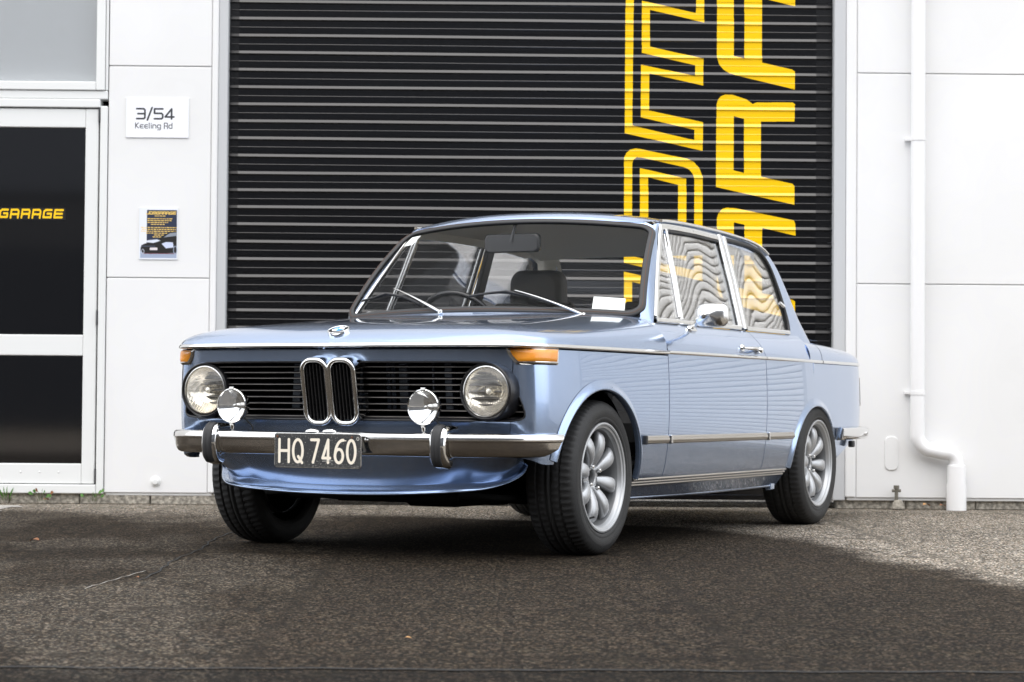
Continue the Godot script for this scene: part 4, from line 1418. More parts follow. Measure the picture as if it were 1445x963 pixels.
func build_emblem(hood: Node3D) -> void:
	var c := bonnet(0.0, (0.598 - 0.40) / 0.294)
	var fx := bonnet(0.0, (0.63 - 0.40) / 0.294) - bonnet(0.0, (0.565 - 0.40) / 0.294)
	var zf := fx.normalized()
	var up := zf.cross(Vector3(1, 0, 0)).normalized()
	if up.y < 0.0: up = -up
	# lathe axis x -> up
	var bs := Basis(up, Vector3(1, 0, 0).cross(up) * -1.0, Vector3(1, 0, 0))
	bs = Basis(up, up.cross(Vector3(1, 0, 0)), Vector3(1, 0, 0))
	var xf := Transform3D(bs, c + Vector3(-0.012, 0, 0) + up * 0.0035)
	var mb := MB.new()
	mb.lathe([Vector2(0.041, -0.012), Vector2(0.0415, 0.004), Vector2(0.040, 0.0075), Vector2(0.0375, 0.008), Vector2(0.0360, 0.0062)], 40, xf)
	var e := sub("emblem", mb, mats.chrome, hood)
	mb = MB.new(); mb.lathe([Vector2(0.0365, 0.0062), Vector2(0.0245, 0.0068)], 40, xf)
	sub("emblem_ring", mb, mats.enamel_black, hood)
	mb = MB.new(); mb.lathe([Vector2(0.0245, 0.0066), Vector2(0.0242, 0.0076), Vector2(0.0225, 0.0078)], 40, xf)
	sub("emblem_bead", mb, mats.chrome, hood)
	for k in 4:
		mb = MB.new()
		mb.lathe([Vector2(0.0, 0.0088), Vector2(0.012, 0.0084), Vector2(0.0226, 0.0074)], 10, xf, PI / 2 * k, PI / 2 * (k + 1))
		sub("emblem_quarter", mb, mats.enamel_blue if k % 2 == 1 else mats.enamel_white, hood)
	for k in 3:
		var t := TextMesh.new()
		t.text = ["B", "M", "W"][k]
		var sf := SystemFont.new()
		sf.font_names = PackedStringArray(["Droid Sans"])
		sf.font_weight = 700
		t.font = sf
		t.font_size = 32
		t.pixel_size = 0.010 / 23.0
		t.depth = 0.0006
		t.material = mats.enamel_white
		var a: float = [0.62, 0.0, -0.62][k]
		# letters stand round the upper half of the ring (towards the windscreen), read from the front of the car
		var rd := (Basis(up, a) * -zf)
		var lr := (Basis(up, a) * Vector3(-1, 0, 0)) * -1.0
		part("emblem_letter", t, hood, Transform3D(Basis(lr, rd, lr.cross(rd).normalized()), xf.origin + up * 0.0072 + rd * 0.0303))

func build_handle(door: Node3D, sg: float) -> void:
	var mb := MB.new()
	var s0 := s_of_x(-1.44); var s1 := s_of_x(-1.625)
	var path := []
	for i in 9:
		var t := i / 8.0
		var p := side_full(lerpf(s0, s1, t) * sg, 0.805)
		path.append(p + Vector3(sg * (0.012 + 0.022 * sin(PI * minf(t * 1.15, 1.0))), 0, 0))
	mb.tube(path, [0.006, 0.009, 0.0105, 0.011, 0.011, 0.011, 0.011, 0.0105, 0.008], 12, false, true, 0.75)
	var h := sub("door_handle", mb, mats.chrome, door)
	mb = MB.new()
	mb.lathe([Vector2(0.0, 0.026), Vector2(0.010, 0.025), Vector2(0.013, 0.018), Vector2(0.015, 0.0)], 16, Transform3D(Basis(Vector3(0, 0, 1), 0.0 if sg > 0 else PI), side_full(s_of_x(-1.635) * sg, 0.80)))
	sub("door_button", mb, mats.chrome, door)
	mb = MB.new()
	mb.lathe([Vector2(0.0, 0.012), Vector2(0.014, 0.010), Vector2(0.018, 0.0)], 16, Transform3D(Basis(Vector3(0, 0, 1), 0.0 if sg > 0 else PI), side_full(s_of_x(-1.445) * sg, 0.805)))
	sub("handle_base", mb, mats.chrome, door)

func build_mirror(car: Node3D, sg: float) -> void:
	var back := 0.0 if sg > 0.0 else -0.30
	var foot := side_full(s_of_x(-1.0 + back) * sg, 0.872)
	var head := V(-0.85 + back, 0.924, (0.874 if sg > 0.0 else 0.85) * sg)
	var mb := MB.new()
	# the head: a rounded shell open to the rear
	var rows := []
	for k in 9:
		var t := k / 8.0
		var sc := pow(maxf(1.0 - pow(1.0 - t, 2.2), 0.004), 0.42)
		var row := PackedVector3Array()
		for k2 in 40:
			var a := TAU * k2 / 40.0
			var ca := cos(a); var sa := sin(a)
			row.append(head + Vector3(0.071 * sc * signf(ca) * pow(absf(ca), 0.62), 0.049 * sc * signf(sa) * pow(absf(sa), 0.62), 0.040 - 0.052 * t))
		rows.append(row)
	mb.grid(rows, false, true)
	mb.poly(Array(rows[0]), Vector3(0, 0, 1))
	var m := sub("door_mirror", mb, mats.satin_chrome, car)
	mb = MB.new()
	var q := []
	for p in rounded(0.068, 0.047, 0.024, 5): q.append(head + Vector3(p.x, p.y, -0.008))
	mb.poly(q, Vector3(0, 0, -1))
	sub("mirror_glass", mb, mats.fog_reflector, m)
	mb = MB.new()
	mb.tube([foot + Vector3(0, 0.004, 0), foot + Vector3(sg * 0.012, 0.012, 0.002), foot.lerp(head, 0.5) + Vector3(0, 0.0, 0.035), head + Vector3(sg * -0.022, -0.004, 0.047)], [0.012, 0.009, 0.0078, 0.007], 10)
	sub("mirror_arm", mb, mats.chrome, m)
	mb = MB.new()
	mb.lathe([Vector2(0.0, 0.016), Vector2(0.012, 0.013), Vector2(0.014, 0.0)], 14, Transform3D(Basis(Vector3(0, 1, 0), -PI / 2), head + Vector3(sg * -0.022, -0.004, 0.040)))
	sub("mirror_boss", mb, mats.trim_metal, m)
	mb = MB.new()
	rows = []
	for k in 5:
		var sc: float = [1.0, 1.0, 0.9, 0.6, 0.1][k]
		var ht: float = [-0.006, 0.006, 0.010, 0.012, 0.013][k]
		var row := PackedVector3Array()
		for p in rounded(0.020 * sc, 0.038 * sc, 0.018 * sc, 5):
			row.append(foot + Vector3(sg * (ht * 0.75 + 0.002), ht * 0.5 + p.x * 0.6, p.y) + Vector3(-sg * p.x * 0.5, 0, 0))
		rows.append(row)
	mb.grid(rows, false, true)
	sub("mirror_foot", mb, mats.chrome, m)
# ---------------------------------------------------------------- the face of the car
func face(l: float, y: float, out := 0.0) -> Vector3:
	var sg := -1.0 if l < 0.0 else 1.0
	var a := absf(l)
	var lo := 0.0; var hi := 0.98
	for k in 22:
		var m := (lo + hi) / 2
		if low(m, y).x < a: lo = m
		else: hi = m
	return low(lo * sg, y) + low_n(lo * sg, y) * out

func path_frames(pts: Array, normals: Array, closed := true) -> Array:      # [point, normal, in-plane outwards]
	var c := Vector3.ZERO
	for p in pts: c += p
	c /= pts.size()
	var o := []
	var m := pts.size()
	for i in m:
		var a: Vector3 = pts[(i - 1 + m) % m] if closed else pts[maxi(i - 1, 0)]
		var b: Vector3 = pts[(i + 1) % m] if closed else pts[mini(i + 1, m - 1)]
		var w: Vector3 = (b - a).normalized().cross(normals[i]).normalized()
		if w.dot(pts[i] - c) < 0.0: w = -w
		o.append([pts[i], normals[i], w])
	return o

func kidney_x(y: float) -> float: return 0.702 - (0.72 - y) * 0.20

func build_front(car: Node3D) -> void:
	var black: Material = mats.grille_black
	# grille: surround, bars, dark space behind
	for sg: float in [1.0, -1.0]:
		var loop := []
		var nr := []
		var ol := [Vector2(0.10, 0.7085), Vector2(0.2, 0.7085), Vector2(0.3, 0.7085), Vector2(0.4, 0.7085), Vector2(0.5, 0.708), Vector2(0.57, 0.706), Vector2(0.605, 0.7035), Vector2(0.628, 0.694), Vector2(0.650, 0.674), Vector2(0.665, 0.648), Vector2(0.680, 0.620), Vector2(0.696, 0.586), Vector2(0.708, 0.557), Vector2(0.7155, 0.532), Vector2(0.716, 0.518), Vector2(0.710, 0.508), Vector2(0.696, 0.502), Vector2(0.66, 0.498), Vector2(0.6, 0.4975), Vector2(0.5, 0.4965), Vector2(0.4, 0.4965), Vector2(0.3, 0.4965), Vector2(0.2, 0.4965), Vector2(0.10, 0.4965)]
		for p in ol:
			loop.append(face(p.x * sg, p.y)); nr.append(low_n(s_of_l(minf(p.x, 0.735)) * sg, p.y))
		var mb := MB.new()
		mb.sweep(path_frames(loop, nr, false), [Vector2(-0.09, 0.004), Vector2(0.0015, 0.002), Vector2(0.003, -0.001), Vector2(0.002, -0.0045), Vector2(-0.004, -0.007), Vector2(-0.09, -0.007)], false)
		var g := sub("grille", mb, black, car)
		for k in 9:
			var y: float = [0.6865, 0.6655, 0.6445, 0.6225, 0.5995, 0.5765, 0.5535, 0.5305, 0.5075][k]
			var l1: float = [0.64, 0.655, 0.667, 0.678, 0.689, 0.699, 0.708, 0.714, 0.708][k]
			var path := []
			for i in 13:
				var l := lerpf(0.092, l1, i / 12.0) * sg
				path.append([face(l, y, -0.020), low_n(s_of_l(minf(absf(l), 0.735)) * sg, y), Vector3.UP])
			var bar := MB.new()
			bar.sweep(path, [Vector2(-0.03, -0.0028), Vector2(0.0, -0.0028), Vector2(0.0012, -0.0008), Vector2(-0.001, 0.0024), Vector2(-0.03, 0.0026)])
			var am := bar.mesh(black)
			var edge := MB.new()
			edge.sweep(path, [Vector2(0.0014, -0.0014), Vector2(0.0020, 0.0), Vector2(0.0014, 0.0012), Vector2(0.0, 0.0016)], false)
			part("grille_bar", edge.mesh(mats.slat_edge, am), g)
		var back := MB.new()
		var rows := []
		for i in 15:
			var l := lerpf(0.06, 0.72, i / 14.0) * sg
			rows.append(PackedVector3Array([face(l, 0.73, -0.02) , face(l, 0.72, -0.13), face(l, 0.48, -0.13), face(l, 0.47, -0.02)]))
		back.grid(rows)
		sub("grille_backing", back, mats.dark, car)
		for q in [[0.145, 0.16, 0.006], [0.165, 0.18, 0.004], [0.21, 0.245, 0.01], [0.33, 0.338, 0.006], [0.40, 0.43, 0.02]]:
			if sg < 0.0 and q[0] > 0.3: continue
			var st := MB.new()
			st.box(face((q[0] + 0.02) * sg, 0.605, -0.105), Vector3((q[1] - q[0]) / 2, 0.085, q[2]), 0.002, Basis(Vector3(0, 0, 1), 0.06 * sg))
			sub("radiator_support", st, mats.engine_blue, car)
		# headlamp
		var hc := V(0.600, 0.603, 0.591 * sg)
		var ax := Transform3D(Basis(Vector3(0, 1, 0), -PI / 2 + 0.0), hc)
		mb = MB.new()
		mb.lathe([Vector2(0.107, -0.085), Vector2(0.106, -0.030), Vector2(0.104, -0.006), Vector2(0.101, 0.006), Vector2(0.097, 0.009), Vector2(0.094, 0.005), Vector2(0.0925, -0.004)], 56, ax)
		var hl := sub("headlight", mb, black, car)
		mb = MB.new()
		mb.lathe([Vector2(0.0925, -0.004), Vector2(0.0905, 0.003), Vector2(0.0865, 0.004), Vector2(0.0850, -0.001)], 56, ax)
		sub("lamp_rim", mb, mats.trim_metal, hl)
		mb = MB.new()
		var prof := []
		for k in 15:
			var r := 0.085 * k / 14.0
			prof.append(Vector2(r, -0.062 + 0.058 * pow(r / 0.085, 2.0)))
		mb.lathe(prof, 96, ax)
		for i in mb.v.size():
			var p := mb.v[i] - hc
			var rr := Vector2(p.x, p.y).length()
			var wv := 0.34 * sin(p.x * 680.0)
			if rr < 0.05: wv *= 1.3
			var fr := 0.12 * sin(rr * 260.0)
			mb.n[i] = (mb.n[i] + Vector3(wv + fr * p.x / maxf(rr, 0.01), fr * p.y / maxf(rr, 0.01) + 0.05 * sin(p.y * 120.0), 0.0)).normalized()
		sub("reflector", mb, mats.reflector, hl)
		mb = MB.new()
		mb.lathe([Vector2(0.0, -0.018), Vector2(0.010, -0.019), Vector2(0.0125, -0.024), Vector2(0.0125, -0.06)], 20, ax)
		sub("bulb_shield", mb, mats.reflector, hl)
		mb = MB.new()
		prof = []
		for k in 13:
			var r := 0.0852 * k / 12.0
			prof.append(Vector2(r, 0.018 - 0.019 * pow(r / 0.0852, 2.0)))
		mb.lathe(prof, 56, ax)
		for i in mb.v.size():
			var p := mb.v[i] - hc
			mb.n[i] = (mb.n[i] + Vector3(0.20 * sin(p.x * 680.0 + 0.6), 0, 0) * smoothstep(0.08, 0.06, Vector2(p.x, p.y).length())).normalized()
		mb.rewind()
		sub("lens", mb, mats.lamp_glass, hl)
		# auxiliary lamp on the bumper
		var fc := V(0.706, 0.546, 0.399 * sg)
		var fx := Transform3D(Basis(Vector3(0, 1, 0), -PI / 2), fc)
		mb = MB.new()
		mb.lathe([Vector2(0.0, -0.066), Vector2(0.020, -0.064), Vector2(0.040, -0.052), Vector2(0.054, -0.034), Vector2(0.060, -0.014), Vector2(0.0625, -0.010), Vector2(0.0635, -0.004), Vector2(0.0630, 0.004), Vector2(0.0600, 0.0065), Vector2(0.0575, 0.003)], 48, fx)
		var fl := sub("auxiliary_lamp", mb, mats.chrome, car)
		mb = MB.new()
		prof = []
		for k in 13:
			var r := 0.0575 * k / 12.0
			prof.append(Vector2(r, -0.030 + 0.031 * pow(r / 0.0575, 2.0)))
		mb.lathe(prof, 48, fx)
		sub("reflector", mb, mats.fog_reflector, fl)
		mb = MB.new(); mb.tube([fc + Vector3(0.02, 0.001, -0.012), fc + Vector3(0.056, 0.003, -0.004)], 0.0022, 6)
		mb.lathe([Vector2(0.0, -0.014), Vector2(0.006, -0.016), Vector2(0.0065, -0.03)], 12, fx)
		sub("bulb_shield", mb, mats.trim_metal, fl)
		mb = MB.new()
		prof = []
		for k in 9:
			var r := 0.0575 * k / 8.0
			prof.append(Vector2(r, 0.0085 - 0.005 * pow(r / 0.0575, 2.0)))
		mb.lathe(prof, 48, fx)
		sub("lens", mb, mats.lamp_glass, fl)
		mb = MB.new()
		mb.box(fc + Vector3(0, 0.064, 0.0), Vector3(0.010, 0.0042, 0.007), 0.0015)
		mb.box(fc + Vector3(0, -0.066, -0.002), Vector3(0.008, 0.006, 0.007), 0.002)
		mb.tube([fc + Vector3(0, -0.07, -0.004), fc + Vector3(0, -0.084, -0.006)], 0.0085, 12)
		mb.tube([fc + Vector3(0, -0.083, -0.006), fc + Vector3(0, -0.108, -0.008)], 0.0048, 10)
		sub("mounting_stem", mb, mats.old_chrome, fl)
		mb = MB.new()
		mb.tube([fc + Vector3(0.022, -0.045, -0.05), fc + Vector3(0.05, -0.075, -0.06), fc + Vector3(0.055, -0.12, -0.065)], 0.0032, 6)
		sub("wire", mb, mats.rubber, fl)
		# indicator on the corner
		var sa := s_of_l(0.676); var sz := s_of_x(0.385)
		for w in 2:
			rows = []
			for i in 25:
				var t := i / 24.0
				var row := PackedVector3Array()
				for j in 13:
					var u := j / 12.0
					var e := 0.0 if w == 0 else 0.0085
					var y0 := 0.698 + e; var y1 := 0.7565 - e * 0.3
					var y := lerpf(y0, y1, u)
					var cut := 0.115 * pow(1.0 - u, 1.6) * 0.62
					var s := lerpf(sa + e + cut * 0.62, sz - e - 0.012 * pow(1.0 - u, 2.0), t)
					var edge := minf(minf(t, 1.0 - t) * 5.0, minf(u, 1.0 - u) * 2.6)
					var ht := (0.0005 + 0.006 * smoothstep(0.0, 0.25, edge)) if w == 0 else (0.004 + 0.0055 * sqrt(clampf(edge * 1.6, 0.0, 1.0)))
					row.append(low(s * sg, y) + low_n(s * sg, y) * (ht + 0.001))
				rows.append(row)
			mb = MB.new()
			mb.grid(rows)
			if w == 1:
				for i in mb.v.size(): mb.n[i] = (mb.n[i] + Vector3(0.05 * sin(mb.v[i].z * 700.0), 0.12 * sin(mb.v[i].y * 1500.0), 0.05 * cos(mb.v[i].x * 700.0))).normalized()
			sub("indicator_frame" if w == 0 else "indicator_lens", mb, mats.chrome if w == 0 else mats.amber, car)
	# twin grille in the middle
	for sg: float in [1.0, -1.0]:
		var c2 := Vector2(0.0560 * sg, 0.599)
		var loop := []; var nr := []
		for p in rounded(0.0505, 0.1135, 0.040, 9):
			# the upper outer corner is rounder than the inner one
			var y: float = c2.y + p.y
			loop.append(V(kidney_x(y), y, c2.x + p.x)); nr.append(Vector3(0, -0.19, 0.98))
		var mb := MB.new()
		var prof := []
		for k in 12:
			var a := TAU * k / 12.0
			prof.append(Vector2(0.011 * cos(a), 0.0100 * sin(a)))
		mb.sweep(path_frames(loop, nr), prof, true, true)
		mb.sweep(path_frames(loop, nr), [Vector2(0.0, 0.0082), Vector2(-0.05, 0.008)], false, true)
		var kd := sub("twin_grille", mb, mats.chrome, car)
		for k in 6:
			var l: float = c2.x + (-0.036 + 0.0144 * k)
			var hh := 0.104 - 0.010 * pow(absf(k - 2.5) / 2.5, 2.0)
			mb = MB.new()
			mb.box(V(kidney_x(c2.y) - 0.012, c2.y, l), Vector3(0.0024, hh, 0.010), 0.001, Basis(Vector3(1, 0, 0), 0.197))
			sub("grille_bar", mb, mats.black_plastic, kd)
		mb = MB.new()
		mb.box(V(kidney_x(c2.y) - 0.042, c2.y, c2.x), Vector3(0.052, 0.116, 0.004), 0.001, Basis(Vector3(1, 0, 0), 0.197))
		sub("backing", mb, mats.dark, kd)
	# bumper
	var ctl := [Vector2(0.752, -0.2), Vector2(0.754, 0.0), Vector2(0.752, 0.2), Vector2(0.737, 0.42), Vector2(0.707, 0.57), Vector2(0.660, 0.665), Vector2(0.592, 0.735), Vector2(0.50, 0.786), Vector2(0.405, 0.808), Vector2(0.36, 0.812)]
	var half := []
	for p in catmull(ctl, 10):
		if p.y > 1e-5 and p.x > 0.404: half.append(p)
	var line := []
	for k in range(half.size() - 1, -1, -1): line.append(Vector2(half[k].x, -half[k].y))
	line.append(Vector2(0.754, 0.0))
	line.append_array(half)
	var bp := []
	for i in line.size():
		var t: Vector2 = (line[mini(i + 1, line.size() - 1)] - line[maxi(i - 1, 0)]).normalized()
		bp.append([V(line[i].x, 0.4135, line[i].y), V(t.y, 0, -t.x), Vector3.UP])
	var blade := MB.new()
	blade.sweep(bp, [Vector2(-0.045, 0.0415), Vector2(-0.022, 0.0415), Vector2(-0.009, 0.0400), Vector2(-0.002, 0.0345), Vector2(0.0, 0.026), Vector2(0.0005, 0.0165), Vector2(-0.001, 0.0125), Vector2(-0.003, 0.008), Vector2(-0.006, -0.012), Vector2(-0.012, -0.030), Vector2(-0.018, -0.038), Vector2(-0.028, -0.0425), Vector2(-0.045, -0.043)], false)
	var per := 13
	for i in bp.size():      # the ends are cut back towards the bottom
		var e: float = (bp[i][0] - bp[0][0]).length() if i < bp.size() / 2 else (bp[i][0] - bp[-1][0]).length()
		var t := smoothstep(0.16, 0.0, e)
		for j in per:
			var p: Vector3 = blade.v[i * per + j]
			blade.v[i * per + j] = p - bp[i][1] * t * 0.035 * clampf((0.45 - p.y) / 0.08, 0.0, 1.0)
	var bumper := sub("front_bumper", blade, mats.old_chrome, car)
	for sg: float in [1.0, -1.0]:
		var cx := 0.474 * sg
		var curve := [V(0.64, 0.474, cx), V(0.690, 0.476, cx), V(0.722, 0.472, cx), V(0.740, 0.456, cx), V(0.748, 0.426, cx), V(0.748, 0.395, cx), V(0.741, 0.364, cx), V(0.724, 0.345, cx), V(0.69, 0.336, cx)]
		var cp := catmull(curve, 5)
		var mb := MB.new()
		mb.tube(cp, 0.026, 14, false, true, 0.66, Vector3(0.05, 1, 1).normalized())
		var fr := []
		for i in cp.size():
			var t: Vector3 = (cp[mini(i + 1, cp.size() - 1)] - cp[maxi(i - 1, 0)]).normalized()
			fr.append([cp[i], t.cross(Vector3(1, 0, 0)).normalized() * -1.0, Vector3(1, 0, 0)])
		if fr[20][1].z < 0.0:
			for q in fr: q[1] = -q[1]
		mb = MB.new()
		mb.sweep(fr, [Vector2(-0.045, -0.034), Vector2(-0.012, -0.033), Vector2(-0.001, -0.029), Vector2(0.005, -0.022), Vector2(0.007, -0.014), Vector2(0.007, 0.014), Vector2(0.005, 0.022), Vector2(-0.001, 0.029), Vector2(-0.012, 0.033), Vector2(-0.045, 0.034)])
		var og := sub("overrider", mb, mats.chrome, car)
		mb = MB.new()
		mb.sweep(fr.slice(9, 35), [Vector2(0.002, -0.020), Vector2(0.009, -0.0185), Vector2(0.0125, -0.013), Vector2(0.0132, -0.004), Vector2(0.0112, -0.002), Vector2(0.0112, 0.002), Vector2(0.0132, 0.004), Vector2(0.0125, 0.013), Vector2(0.009, 0.0185), Vector2(0.002, 0.020)])
		sub("rubber_pad", mb, mats.rubber, og)
		# two small domes over the plate
		mb = MB.new()
		var rows := []
		for k in 6:
			var sc := 1.0 - pow(k / 5.0, 2.0)
			var row := PackedVector3Array()
			for a in 20: row.append(V(0.738 + 0.012 * sc * sin(TAU * a / 20.0), 0.4545 + 0.011 * sin(PI / 2 * k / 5.0), 0.0 + 0.036 * sg + 0.030 * sc * cos(TAU * a / 20.0)))
			rows.append(row)
		mb.grid(rows, false, true)
		sub("plate_lamp", mb, mats.chrome, car)
	# number plate
	var pc := V(0.774, 0.388, 0.0095)
	var mb2 := MB.new()
	var ra := []
	for q in [[1.0, -0.002], [1.0, 0.001], [0.985, 0.002], [0.0, 0.002]]:
		var row := PackedVector3Array()
		for p in rounded(0.180, 0.0625, 0.011, 5): row.append(pc + Vector3(p.x * (1.0 if q[0] > 0.5 else 0.0) - signf(p.x) * (0.0 if q[0] == 1.0 else 0.002), p.y * (1.0 if q[0] > 0.5 else 0.0) - signf(p.y) * (0.0 if q[0] == 1.0 else 0.002), q[1]))
		ra.append(row)
	mb2.grid(ra.slice(0, 3), false, true)
	var np := sub("number_plate", mb2, mats.trim_metal, car, Transform3D())
	mb2 = MB.new()
	var ring := []
	for p in rounded(0.1782, 0.0607, 0.0095, 5): ring.append(p)
	var i0 := mb2.v.size()
	mb2.vert(pc + Vector3(0, 0, 0.0022), Vector3(0, 0, 1), Vector2(0.5, 0.5))
	for p in ring: mb2.vert(pc + Vector3(p.x, p.y, 0.0022), Vector3(0, 0, 1), Vector2(0.5 + p.x / 0.36, 0.5 - p.y / 0.125))
	for k in ring.size(): mb2.tri(i0, i0 + 1 + k, i0 + 1 + (k + 1) % ring.size())
	var face_m := mat("plate_face", Color.WHITE, 0.42)
	var pim := plate_print()
	face_m.albedo_texture = ImageTexture.create_from_image(pim)
	sub("plate_face", mb2, face_m, np)
	for q in [[-0.167, 0.049], [0.142, 0.049]]:
		mb2 = MB.new()
		mb2.lathe([Vector2(0.0, 0.0055), Vector2(0.0035, 0.005), Vector2(0.0048, 0.0025)], 10, Transform3D(Basis(Vector3(0, 1, 0), -PI / 2), pc + Vector3(q[0], q[1], 0)))
		sub("bolt", mb2, mats.rust, np)
	mb2 = MB.new()
	mb2.lathe([Vector2(0.0, 0.008), Vector2(0.006, 0.007), Vector2(0.009, 0.0)], 12, Transform3D(Basis(Vector3(0, 1, 0), -PI / 2), pc + Vector3(0.1895, 0.04, -0.016)))
	sub("bracket_bolt", mb2, mats.old_chrome, np)
	# chin spoiler
	var rows2 := []
	var lrows := []
	var half_lip := [Vector3(0.0, 0.229, 0.625), Vector3(0.2, 0.232, 0.621), Vector3(0.36, 0.239, 0.604), Vector3(0.465, 0.246, 0.572), Vector3(0.545, 0.255, 0.522), Vector3(0.605, 0.276, 0.458), Vector3(0.640, 0.306, 0.402), Vector3(0.652, 0.336, 0.385)]
	var lip_line := []
	for k in range(7, 0, -1): lip_line.append(half_lip[k] * Vector3(-1, 1, 1))
	lip_line.append_array(half_lip)
	lip_line = catmull(lip_line, 7)
	for i in lip_line.size():
		var p: Vector3 = lip_line[i]
		var tg: Vector3 = lip_line[mini(i + 1, lip_line.size() - 1)] - lip_line[maxi(i - 1, 0)]
		var n := Vector3(-tg.z, 0, tg.x).normalized()
		var u := Vector3.UP
		var kk := lerpf(1.0, 0.35, smoothstep(0.45, 0.65, absf(p.x)))
		var ps := plan_at(s_of_l(minf(absf(p.x) * 1.04, 0.73)))
		var top := V(ps[0] - 0.085, 0.418, p.x * 1.04)
		var b := p - n * 0.072 * kk + u * 0.030 * kk
		var row := PackedVector3Array()
		for k in 11:
			var t := k / 10.0
			row.append(top.lerp(b, t) + Vector3(0, -0.004, -0.004) * sin(PI * t))
		rows2.append(row)
		lrows.append(PackedVector3Array([b, b + n * 0.007 * kk - u * 0.001 * kk, b + n * 0.052 * kk - u * 0.012 * kk, b + n * 0.066 * kk - u * 0.020 * kk, b + n * 0.071 * kk - u * 0.026 * kk, b + n * 0.072 * kk - u * 0.030 * kk, b + n * 0.069 * kk - u * 0.033 * kk, b - n * 0.005 - u * 0.032 * kk]))
	var sp := MB.new()
	sp.grid(rows2)
	var spn := sub("chin_spoiler", sp, mats.paint, car)
	sp = MB.new(); sp.grid(lrows)
	sub("spoiler_lip", sp, mats.paint, spn)

func plate_print() -> Image:
	var im := Image.create(1024, 356, true, Image.FORMAT_RGBA8)
	im.fill(Color(0.15, 0.155, 0.165))
	var f := FastNoiseLite.new()
	f.frequency = 0.06; f.seed = 2
	var r := RandomNumberGenerator.new()
	r.seed = 77
	for y in 356:
		for x in 1024:
			var n := f.get_noise_2d(x * 0.5, y)
			var n2 := f.get_noise_2d(x * 2.0 + 400.0, y * 2.0)
			var edge := minf(minf(x, 1023 - x), minf(y, 355 - y))
			var k := 0.155 + 0.05 * n + 0.03 * n2 + r.randf_range(-0.015, 0.02)
			var c := Color(k, k * 1.02, k * 1.06)
			if n2 > 0.36 + 0.2 * smoothstep(10, 70, edge) + 0.14 * n: c = Color(0.60, 0.59, 0.56)
			if edge < 7.0 + 4.0 * n: c = Color(0.55, 0.54, 0.50)
			im.set_pixel(x, y, c)
	for k in 330:      # chips
		var p := Vector2(r.randf() * 1024, (1.0 - pow(r.randf(), 1.6)) * 356)
		draw_stroke(im, [p, p + Vector2(r.randf_range(-7, 7), r.randf_range(-3, 3))], r.randf_range(1.5, 5), Color(0.66, 0.65, 0.62, 1.0))
	var ink := Color(0.93, 0.895, 0.83)
	var xs := [62, 226, 440, 575, 720, 862]
	for k in 6:
		var ch: String = "HQ7460"[k]
		var w: float = [112, 112, 88, 82, 92, 94][k]
		write(im, ch, Vector2(xs[k], 68), w, 228, 0, 30, ink)
	draw_stroke(im, [Vector2(575, 282), Vector2(700, 276)], 6, Color(0.7, 0.69, 0.66))
	draw_stroke(im, [Vector2(820, 74), Vector2(846, 72)], 10, ink)
	draw_stroke(im, arc(Vector2(984, 52), 13, 15, 0, 360, 20), 8, Color(0.72, 0.71, 0.68))
	return im

